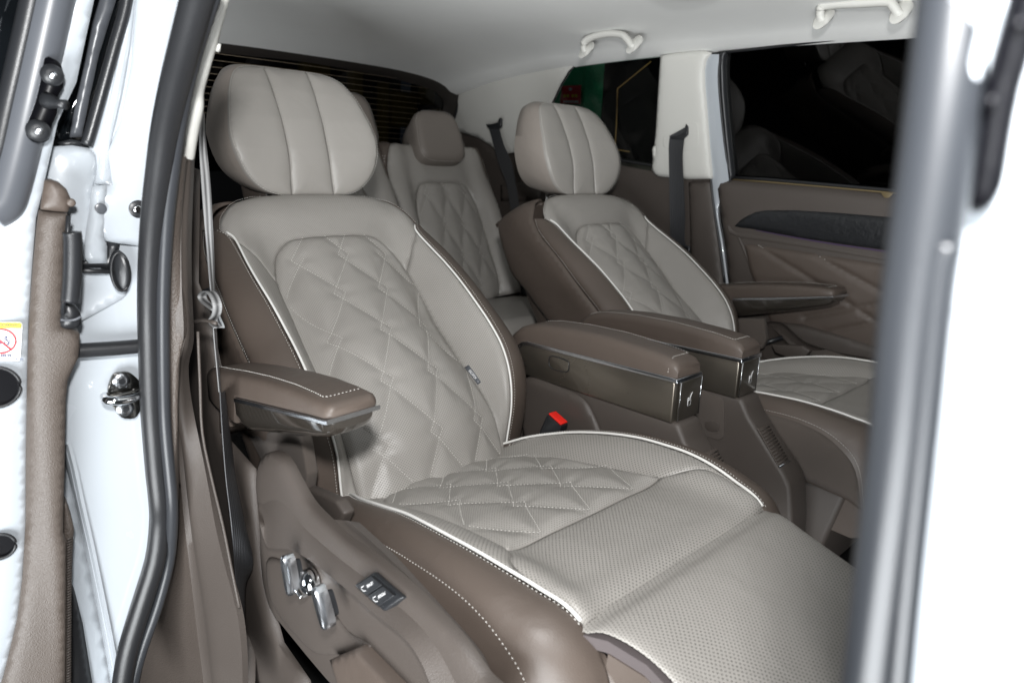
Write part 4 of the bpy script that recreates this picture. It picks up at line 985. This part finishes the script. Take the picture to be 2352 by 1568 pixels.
L1 = [(506, 900), (512, 1000), (520, 1100), (532, 1200), (540, 1300), (548, 1380), (552, 1432)]
L2 = [(510, 900), (526, 1000), (540, 1100), (562, 1200), (582, 1290), (562, 1350), (556, 1432)]
P1, P2 = belt('', L1, L2, None, '', -.84, -.80); ruled('lower_webbing', P1, P2, M_web, b3, n=4, nseg=50, thick=.0012, bulge=.006)
lp = sm([on(x, y, 1, -.85) for x, y in [(484, 712), (470, 702), (456, 690), (454, 676), (466, 668), (478, 676), (488, 700), (486, 722), (478, 738), (490, 752)]], 5)
ruled('belt_loop', lp, lp + A([.003, .012, 0]), M_webg, b3, n=2, nseg=60, thick=.0012)
tube('belt_holder', sm([on(x, y, 1, -.83) for x, y in [(470, 672), (486, 668), (498, 684), (502, 708), (498, 724)]], 4), [.005]*17, M_blk, b3, k=10)
loft('belt_tongue', [[on(x + d_ * sx, y, 1, -.835) + A([0, sy * .0015, 0]) for sx, sy in ((-1, -1), (1, -1), (1, 1), (-1, 1))] for x, y, d_ in ((492, 708, 4), (500, 730, 5), (507, 745, 5), (512, 753, 2))], M_satin, b3)

# ================================================================== NEAR SIDE BODY
NI = Plane((0, -.885, .6), (0, -1, 0))
nt_ = thing('pillar_lining', 'brown and cream lining of the pillar between the door seal and the nearest seat', 'car trim', (.5, -.88, .16))
def Z1(L): return [(x * .5004, y * .5004) for x, y in L]
def Z2(L): return [(x * .5023, 781 + y * .5023) for x, y in L]
# cream upper
upA = Z1([(958, -30), (930, 130), (893, 340), (870, 430), (850, 550), (826, 712)]); upB = Z1([(1062, -30), (1000, 200), (940, 400), (936, 500), (915, 600), (893, 728)])
ruled('cream_cover', sm([on(x, y, 1, -.892) for x, y in upA], 4), sm([on(x, y, 1, -.872) for x, y in upB], 4), M_cream, nt_, n=5, bulge=.006, nseg=40, thick=.01)
tube('cream_clip', [on(x, y, 1, -.87) for x, y in Z1([(998, 200), (994, 232)])], .004, M_cream, nt_)
lo1 = Z1([(828, 712), (806, 850), (790, 960), (777, 1080), (770, 1200), (769, 1350), (768, 1560)]) + Z2([(766, 120), (765, 300), (780, 450), (798, 600), (806, 850), (790, 1000), (740, 1150), (680, 1350), (640, 1560), (600, 1700)])
lo2 = Z1([(852, 722), (846, 850), (838, 960), (832, 1080), (832, 1200), (835, 1350), (842, 1560)]) + Z2([(800, 120), (806, 300), (822, 600), (845, 850), (862, 1000), (880, 1150), (895, 1280), (912, 1420), (930, 1560), (940, 1700)])
lo3 = Z1([(893, 730), (888, 850), (884, 960), (880, 1080), (880, 1200), (882, 1350), (890, 1560)]) + Z2([(862, 120), (880, 300), (940, 600), (985, 850), (1020, 1000), (1060, 1150), (1090, 1280), (1105, 1420), (1110, 1560), (1120, 1700)])
f = lambda L, y: sm([on(a_, b_, 1, y) for a_, b_ in L], 3)
ruled('grained_cover', f(lo1, -.905), f(lo2, -.888), M_plas, nt_, n=6, bulge=.004, nseg=110, thick=.01)
ruled('inner_cover', f(lo2, -.8885), f(lo3, -.862), M_plasf, nt_, n=8, nseg=110, thick=.01, bul2=([0, .12, .3, 1], [0, -.004, .003, 0]))
ed = Z2([(905, -40), (915, 200), (925, 420), (965, 620), (1020, 850), (1060, 1050), (1095, 1220)])
tube('cover_edge', f(ed, -.8605), .0022, M_plasf, nt_)
plate('quarter_wall', Plane((0, -.79, .6), (0, -1, 0)), [(415, 380), (445, 390), (443, 650), (470, 720), (497, 850), (505, 1000), (575, 1080), (592, 1300), (640, 1480), (700, 1568), (720, 1700), (420, 1700), (430, 1400), (425, 1000), (418, 700)], M_plasf, nt_, sp=.04, depth=.01, edge=(.003, .01))
tube('wall_seam', f([(438, 742), (470, 735), (496, 742)], -.848), .003, M_plasf, nt_)
plate('arch_cover', Plane((0, -.80, .3), (0, -1, .25)), [(330, 1568), (345, 1530), (400, 1508), (470, 1485), (520, 1464), (548, 1455), (556, 1475), (562, 1520), (560, 1600), (560, 1700), (300, 1700)], M_plasf, nt_, smooth_=2, sp=.008, edge=(.022, .022), depth=.02)
plate('carpet_tag', Plane((0, -.78, .3), (0, -1, 0)), Z2([(1112, 1180), (1125, 1195), (1168, 1318), (1104, 1300)]), M_velv, nt_, sp=.01, depth=.002)

# seal round the door opening
sA = [(465, -40), (453, 0), (426, 100), (400, 200), (379, 300), (365, 400), (353, 500), (346, 600), (343, 700), (344, 785), (346, 870), (349, 952), (354, 1020), (359, 1082), (366, 1150), (367, 1200), (357, 1283), (326, 1384), (296, 1484), (281, 1568), (268, 1660)]
sB = [(494, -40), (484, 0), (452, 100), (427, 200), (408, 300), (395, 400), (384, 500), (378, 600), (375, 700), (375, 785), (376, 870), (378, 952), (383, 1020), (389, 1082), (395, 1150), (395, 1210), (388, 1290), (362, 1390), (328, 1486), (306, 1568), (290, 1660)]
seal = thing('door_seal', 'black rubber seal curving down the edge of the open near doorway', 'rubber seal', (.5, -.91, .16))
fs = lambda L, y, x: sm([(lambda p, q: p if p[0] > q[0] else q)(on(a_, b_, 1, y), on(a_, b_, 0, x)) for a_, b_ in L], 3)
tube('bulb', fs(sA, -.925, .482), .0150, M_rub, seal, k=16)
tube('lip', fs(sB, -.912, .476), .0085, M_rubl, seal, k=12)
lipE = [(a_ + 9, b_) for a_, b_ in sB]
tube('lip_edge', f([((p[0] + q_[0]) / 2 + 2, (p[1] + q_[1]) / 2) for p, q_ in zip(sA, sB)], -.917) if False else fs([((p[0] + q_[0]) / 2 + 2, (p[1] + q_[1]) / 2) for p, q_ in zip(sA, sB)], -.917, .479), .0028, M_blk, seal, k=6)
JP = Plane((.47, 0, .6), (1, 0, 0), up=(0, 0, 1))
def J(dx): return Plane((.47 + dx, 0, .6), (1, -.0, 0))
jb = thing('door_jamb', 'white painted door frame at the rear of the near doorway, carrying the steel striker', 'body panel', (.47, -.97, .16))
ja = [(a_ - 6, b_) for a_, b_ in sA]
left = [(100, 1660), (100, 1350), (130, 1000), (120, 700), (110, 400)]
cre = [(150, 1020), (165, 1080), (180, 1150), (205, 1260), (230, 1380), (250, 1480), (268, 1580)]
plate('jamb_panel', J(-.004), [(300, -40)] + [(a_ + 8, b_) for a_, b_ in sA[1:]] + [(a_ - 2, b_) for a_, b_ in cre[::-1]] + [(146, 1000), (60, 990), (60, 420), (200, 400), (206, 330), (240, 250), (270, 120)], M_white, jb, sp=.02, depth=.02, edge=(0, .01))
plate('pillar_flange', J(.006), Z1([(640, -60), (930, -60), (872, 180), (812, 430), (760, 620), (715, 850), (690, 1000), (668, 1130), (560, 1120), (480, 1105), (425, 1075), (440, 860), (520, 850), (500, 700), (560, 560), (610, 300)]), M_white, jb, sp=.012, edge=(.008, .012), depth=.02)
plate('pillar_step', J(.002), Z1([(600, -60), (625, -60), (600, 200), (560, 430), (500, 690), (515, 850), (440, 845), (480, 600), (560, 200)]), M_white, jb, sp=.012, edge=(.006, .008), depth=.02)
plate('pillar_bracket', J(.010), Z1([(430, 860), (490, 850), (485, 1000), (475, 1090), (492, 1130), (492, 1208), (410, 1210), (390, 1180), (400, 1060), (420, 950)]), M_white, jb, sp=.010, edge=(.006, .008), depth=.02)
plate('pillar_gap', J(.0035), Z1([(350, 1195), (492, 1200), (492, 1110), (550, 1118), (540, 1180), (525, 1215), (528, 1232), (350, 1228)]), M_blk, jb, sp=.01, depth=.004)
tube('gap_seal', [on(x, y, 0, .482) for x, y in Z1([(350, 1238), (430, 1244), (525, 1246)])], .0035, M_rub, jb)
V, Fc = disc(on(*Z1([(547, 1245)])[0], 0, .485), (1, -.5, .05), .021, dome=.006, thick=.01, k=28)
V = V; c = A(V).mean(0); V = (A(V) - c) * [1, .55, 1.35] + c
obj('door_bumper', V, Fc, M_blk, jb)
tube('bumper_rim', [c + A([.006, .011 * math.cos(t), .026 * math.sin(t)]) for t in np.linspace(0, 6.2, 24)], .002, M_rub, jb, closed=True)
# lower pressed recess and its crease
plate('hinge_recess', J(.002), Z1([(355, 1240), (520, 1250), (575, 1330), (560, 1370), (380, 1470), (350, 1500)]), M_white, jb, smooth_=2, sp=.008, edge=(-.008, .02), depth=.002)
ruled('pressed_step', sm([on(x + 6, y, 0, .472) for x, y in cre], 4), sm([on(x - 12, y, 0, .445) for x, y in cre], 4), M_white, jb, n=4, nseg=30, thick=.004, bulge=.002)
rb = tube('rubber_strip', sm([on(x, y, 0, .486) for x, y in [(150, 808), (200, 804), (260, 800), (330, 794)]], 4), .010, M_rub, jb, k=14)
plate('jamb_lower', J(-.03), [(160, 985), (60, 985), (60, 1660), (275, 1660)] + [(a_, b_) for a_, b_ in cre[::-1]], M_white, jb, sp=.02, depth=.01)
plate('body_side_gap', J(-.02), [(158, 1330), (170, 1350), (190, 1430), (212, 1568), (222, 1660), (150, 1660)], M_rub, jb, sp=.01, edge=(.006, .01), depth=.02)
for (x, y), r in ((Z1([(629, 959)])[0], .0125), ):
    c = on(x, y, 0, .482); discobj('body_screw', c, (1, 0, 0), r, M_blk, jb, dome=.003); discobj('screw_socket', c + A([.004, 0, 0]), (1, 0, 0), r * .4, M_chrome, jb, dome=.001, thick=.001)
discobj('body_plug', on(*Z1([(463, 957)])[0], 0, .486), (1, 0, 0), .007, M_rubg, jb, dome=.001)
# striker
sk = [(516, 150), (545, 142), (580, 141), (605, 155), (635, 185), (650, 225), (648, 275), (632, 325), (612, 350), (575, 353), (548, 345), (520, 310), (495, 270), (488, 225), (500, 180)]
st = prism('striker', sm([on(x, y, 0, .474) for x, y in Z2(sk)], 2, True), (.007, 0, 0), M_steel, jb, .0012)
for x, y in ((556, 186), (574, 313)):
    c = on(*Z2([(x, y)])[0], 0, .4815); discobj('striker_bolt', c, (1, 0, 0), .0115, M_satin, st, dome=.003, thick=.001); discobj('bolt_socket', c + A([.0032, 0, 0]), (1, 0, 0), .0045, M_blk, st, thick=.001)
a_, b_ = on(*Z2([(625, 240)])[0], 0, .482), on(*Z2([(490, 268)])[0], 0, .500)
tube('striker_loop', sm([a_ - A([.006, 0, 0]), a_ + A([.012, -.002, 0]), (a_ + b_) / 2 + A([.02, 0, 0]), b_ + A([.008, 0, 0]), b_ - A([.012, 0, 0])], 6), .0062, M_chrome, st, k=12)
prism('striker_step', [on(x, y, 0, .484) for x, y in Z2([(492, 250), (640, 218), (648, 265), (520, 292), (496, 285)])], (.006, 0, 0), M_steel, st, .003)

# rear quarter glass outside, above the opened door
og = thing('quarter_window', 'black framed quarter glass at top left, between the open door and the white pillar', 'window', (.4, -.98, 1.1))
plate('outer_glass', J(-.03), Z1([(440, -60), (560, -60), (540, 60), (500, 200), (440, 420), (372, 640), (320, 650), (250, 640), (300, 470), (370, 250)]), M_bglass, og, sp=.02, depth=.01, edge=(.002, .004))
plate('glass_band', J(-.018), Z1([(480, -60), (552, -60), (515, 60), (455, 250), (405, 480), (375, 630), (322, 632), (350, 480), (395, 280), (430, 100)]), M_rubg, og, sp=.012, depth=.006)
tube('frame_strip', sm([on(x, y, 0, .47) for x, y in Z1([(592, -60), (570, 60), (530, 200), (480, 380), (430, 560), (398, 668)])], 4), .0075, M_blk, og, k=10)
plate('frame_foot', J(-.008), Z1([(270, 655), (330, 640), (400, 655), (412, 672), (380, 676), (290, 674)]), M_blk, og, sp=.008, depth=.01)
plate('body_shoulder', J(-.002), Z1([(250, 675), (410, 680), (445, 760), (430, 860), (425, 1075), (400, 1190), (350, 1195), (300, 1000), (200, 900), (210, 740)]), M_white, jb, smooth_=2, sp=.01, edge=(.010, .02), depth=.02)

# ================================================================== OPEN SLIDING DOOR (left edge)
sd_ = thing('sliding_door', 'open white sliding door at the left edge, with brown lining and a yellow warning sticker', 'car door', (.5, -1.04, .16))
D0 = Plane((.50, -1.03, .6), unit([1, -.12, 0])); 
def D(d): return Plane(D0.p + D0.n * d, D0.n)
plate('door_frame', D(0), Z1([(300, -60), (445, -60), (432, 0), (395, 170), (350, 380), (265, 560), (225, 740), (190, 900), (165, 1000), (145, 1250), (130, 1480)]) + Z2([(124, 100), (118, 500), (116, 850), (100, 1100), (75, 1300), (10, 1560), (-60, 1750)]) + [(-300, 1660), (-300, 200), (-40, 520), (20, 480), (60, 320), (100, 120)], M_white, sd_, sp=.008, edge=(.010, .016), depth=.04)
tube('door_seal', sm([onp(x, y, D(.002).p, D0.n) for x, y in Z1([(252, -60), (230, 40), (190, 220), (140, 440), (90, 660), (40, 860), (10, 935), (-40, 965)])], 5), .0225, M_rubg, sd_, k=18)
tube('door_seal', sm([onp(x, y, D(.008).p, D0.n) for x, y in Z1([(160, -60), (130, 80), (85, 280), (30, 520), (-10, 700), (-60, 800)])], 5), .012, M_blk, sd_, k=12)
plate('door_window', D(-.02), Z1([(-200, -60), (190, -60), (100, 300), (0, 700), (-200, 900)]), M_bglass, sd_, sp=.04, depth=.005)
bk_ = plate('roller_bracket', D(.026), Z1([(205, 268), (240, 268), (272, 288), (290, 330), (290, 400), (268, 440), (262, 520), (240, 570), (225, 640), (190, 655), (150, 650), (120, 620), (125, 570), (160, 480), (185, 380)]), M_hinge, sd_, smooth_=2, sp=.006, edge=(.004, .004), depth=.02)
for x, y, r in ((240, 345, .0120), (175, 600, .0125)):
    discobj('bracket_bolt', onp(*Z1([(x, y)])[0], D(.032).p, D0.n), D0.n, r, M_blk, bk_, dome=.006, k=28)
    discobj('bolt_head', onp(*Z1([(x + 4, y + 2)])[0], D(.0378).p, D0.n), D0.n, r * .34, M_satin, bk_, dome=.0012, k=20)
p0 = onp(*Z1([(215, 462)])[0], D(.028).p, D0.n); p1 = onp(*Z1([(300, 482)])[0], D(.05).p, D0.n)
tube('guide_pin', [p0, p0 * .7 + p1 * .3, p0 * .35 + p1 * .65, p1], [.010, .008, .0045, .0058], M_blk, bk_, k=16)
# black holes in the shut face
for (x, y, r) in ((-12, 889, .026), (-2, 1254, .0175)):
    c = onp(x, y, D(.012).p, D0.n); discobj('grommet', c, D0.n, r, M_hinge, sd_, dome=-.006, k=32)
    n_, a2 = D0.n, unit(np.cross(D0.n, [0, 0, 1])); b2_ = np.cross(n_, a2)
    tube('grommet_rim', [c + a2 * r * math.cos(t) + b2_ * r * math.sin(t) + n_ * .001 for t in np.linspace(0, 2 * math.pi, 33)[:-1]], .0022, M_rub, sd_, closed=True)
# warning sticker
Z9 = lambda L: [(x * .3922, 716.6 + y * .3922) for x, y in L]
SP = D(.0108)
lab = plate('warning_sticker', SP, Z9([(-180, 55), (120, 60), (131, 72), (118, 280), (108, 288), (-180, 276)]), M_lab, sd_, sp=.01, depth=.0006, edge=(0, .01))
plate('sticker_header', off(SP, .0004), Z9([(-176, 58), (119, 63), (128, 73), (126, 96), (-176, 90)]), M_yel, lab, sp=.01, depth=.0004, edge=(0, .01))
def lp_(x, y, d=.0012): return onp(*Z9([(x, y)])[0], off(SP, d).p, SP.n)
ux = unit(lp_(100, 80) - lp_(0, 78)); uy = unit(np.cross(SP.n, ux))
text('sticker_text', 'WARNING', lp_(62, 78), ux, uy, .0046, M_navy, lab)
text('sticker_text', 'DO NOT Push Sharply', lp_(28, 273), ux, uy, .0040, M_navy, lab)
cc = lp_(2, 170); tube('ban_ring', [cc + ux * .0152 * math.cos(t) + uy * .0152 * math.sin(t) for t in np.linspace(0, 2 * math.pi, 41)[:-1]], .0011, M_redp, lab, closed=True, k=6)
tube('ban_slash', [cc + ux * -.0105 + uy * .0105, cc + ux * .0105 + uy * -.0105], .0010, M_redp, lab, k=6)
discobj('figure_head', lp_(36, 146, .0006), SP.n, .0014, M_navy, lab, thick=.0002, k=12)
tube('figure_body', [lp_(34, 156), lp_(50, 178), lp_(46, 190)], .0007, M_navy, lab, k=5)
tube('figure_door', [lp_(8, 150), lp_(26, 150), lp_(30, 190), lp_(60, 192), lp_(58, 160)], .0004, M_navy, lab, k=5)
discobj('figure_head', lp_(2, 180, .0006), SP.n, .0018, M_navy, lab, thick=.0002, k=12)
for k in range(7): tube('small_print', [lp_(102 + (k % 2) * 3, 150 + k * 9), lp_(107, 153 + k * 9)], .0005, M_rubg, lab, k=4)
for x in (6, 18, 30, 44, 56):
    tube('small_print', [lp_(x, 251), lp_(x + 7, 251)], .0006, M_navy, lab, k=4); tube('small_print', [lp_(x + 3, 247), lp_(x + 3, 259)], .0006, M_navy, lab, k=4)
    tube('small_print', [lp_(x, 258), lp_(x + 8, 258)], .0006, M_navy, lab, k=4)
# brown lining of the open door
bodyo = Z1([(180, 970), (240, 975), (308, 980), (304, 1040), (296, 1200), (290, 1350), (282, 1490), (330, 1512), (364, 1530)]) + Z2([(362, 30), (355, 80), (332, 125), (308, 180), (300, 260), (297, 400), (294, 600), (290, 740), (288, 880), (300, 920), (300, 1100), (298, 1560), (296, 1750), (-60, 1750), (15, 1560), (78, 1300), (104, 1100), (118, 850), (120, 500), (126, 100)]) + Z1([(134, 1480), (150, 1250), (168, 1060)])
dl = plate('door_lining', D(.012), bodyo, M_plasd, sd_, sp=.008, edge=(.007, .007), depth=.03, bumpf=lambda Q: .004 * np.tanh((Q[:, 0] - Q[:, 0].mean()) / .012))
plate('lining_cap', D(.014), Z1([(188, 962), (196, 900), (206, 832), (235, 828), (275, 842), (305, 868), (322, 905), (326, 940), (310, 974), (250, 970)]), M_brn, dl, sp=.006, edge=(.008, .009), depth=.03)
discobj('cap_screw', onp(*Z1([(327, 930)])[0], D(.016).p, D0.n), D0.n, .005, M_brn, dl, dome=.002)
tube('pull_handle', sm([onp(*p, D(.03).p, D0.n) for p in Z1([(330, 1065), (334, 1100), (334, 1200), (330, 1300), (322, 1385)])], 5), .0105, M_blk, dl, k=14)
tube('handle_trim', [onp(*p, D(.026).p, D0.n) for p in Z1([(314, 990), (308, 1100), (298, 1300), (288, 1440)])], .0028, M_blk, dl, k=8)
plate('handle_cup', D(.020), Z1([(290, 1400), (312, 1390), (345, 1408), (370, 1440), (372, 1475), (362, 1498), (330, 1508), (292, 1505), (276, 1480)]), M_blk, dl, smooth_=2, sp=.006, edge=(.008, .008), depth=.02)
tube('cup_rim', sm([onp(*p, D(.030).p, D0.n) for p in Z1([(278, 1466), (310, 1470), (345, 1466), (372, 1452)])], 4), .0018, M_rubg, dl, k=6)
lowr_ = Z2([(296, 745), (310, 765), (325, 810), (338, 860), (335, 900), (330, 1000), (326, 1200), (322, 1560), (320, 1750), (290, 1750), (295, 1100), (292, 900)])
spk = plate('speaker_cover', D(-.004), lowr_, M_plas, dl, sp=.010, edge=(.008, .010), depth=.03)
for k in range(60):
    y = 905 + k * 12; x0 = 304; x1 = 328 - k * .05
    a_, b_ = Z2([(x0, y + 8), (x1, y - 4)]); P_ = [onp(*a_, D(.0035).p, D0.n), onp(*b_, D(.002).p, D0.n)]
    if y < 1600: tube('grille_bar', P_, .0013, M_plasf, spk, k=4)

# ================================================================== NEAR FRONT PILLAR (right edge, out of focus)
np_ = thing('door_pillar', 'blurred white pillar at the right edge with a thick grey rubber seal and black hinge', 'body panel', (1.47, -.95, .16))
tube('pillar_seal', sm([on(x, y, 1, -.94) for x, y in [(2216, -120), (2200, 0), (2152, 350), (2102, 700), (2072, 1000), (2034, 1300), (2000, 1568), (1986, 1700)]], 6), np.linspace(.0112, .0100, 43), M_rubp, np_, k=24)
tube('pillar_gap', sm([on(x, y, 1, -.945) for x, y in [(2176, 560), (2156, 640), (2120, 1000), (2088, 1300), (2062, 1568), (2050, 1700)]], 6), .0045, M_rubp, np_, k=8)
PP = Plane((1.47, -.950, 1.19), unit([.05, -1, -.5]))
plate('pillar_panel', PP, [(2200, -150), (2700, -150), (2700, 1750), (2010, 1750), (2045, 1400), (2085, 1000), (2125, 600), (2150, 300)], M_white, np_, sp=.006, edge=(.0015, .010), depth=.03)
tube('flange_edge', sm([onp(x, y, off(PP, .004).p, PP.n) for x, y in [(2285, -60), (2262, 60), (2240, 160), (2212, 330), (2196, 480), (2188, 600), (2180, 720)]], 5), .0016, M_white, np_, k=10)
hg = plate('hinge', off(PP, .006), [(2335, -60), (2302, 40), (2276, 130), (2256, 220), (2240, 330), (2220, 440), (2226, 484), (2262, 484), (2296, 440), (2314, 340), (2340, 210), (2380, 90), (2440, -60)], M_hinge, np_, smooth_=2, sp=.004, edge=(.004, .003), depth=.004)
for x, y in ((2278, 232), (2345, 55)):
    discobj('hinge_bolt', onp(x, y, off(PP, .008).p, PP.n), PP.n, .0022, M_hinge, hg, dome=.0025, k=16)

# ================================================================== FLOOR
fl = box('floor', (-1.2, -.88, .10), (1.9, .88, .16), M_carpet, None, .005); fl['kind'] = 'structure'
gr = box('ground', (-7, -6, -.52), (6, 6, -.5), M_dark, None, .005); gr['kind'] = 'structure'
for o in list(bpy.data.objects):
    if '_m' in o.keys(): del o['_m']
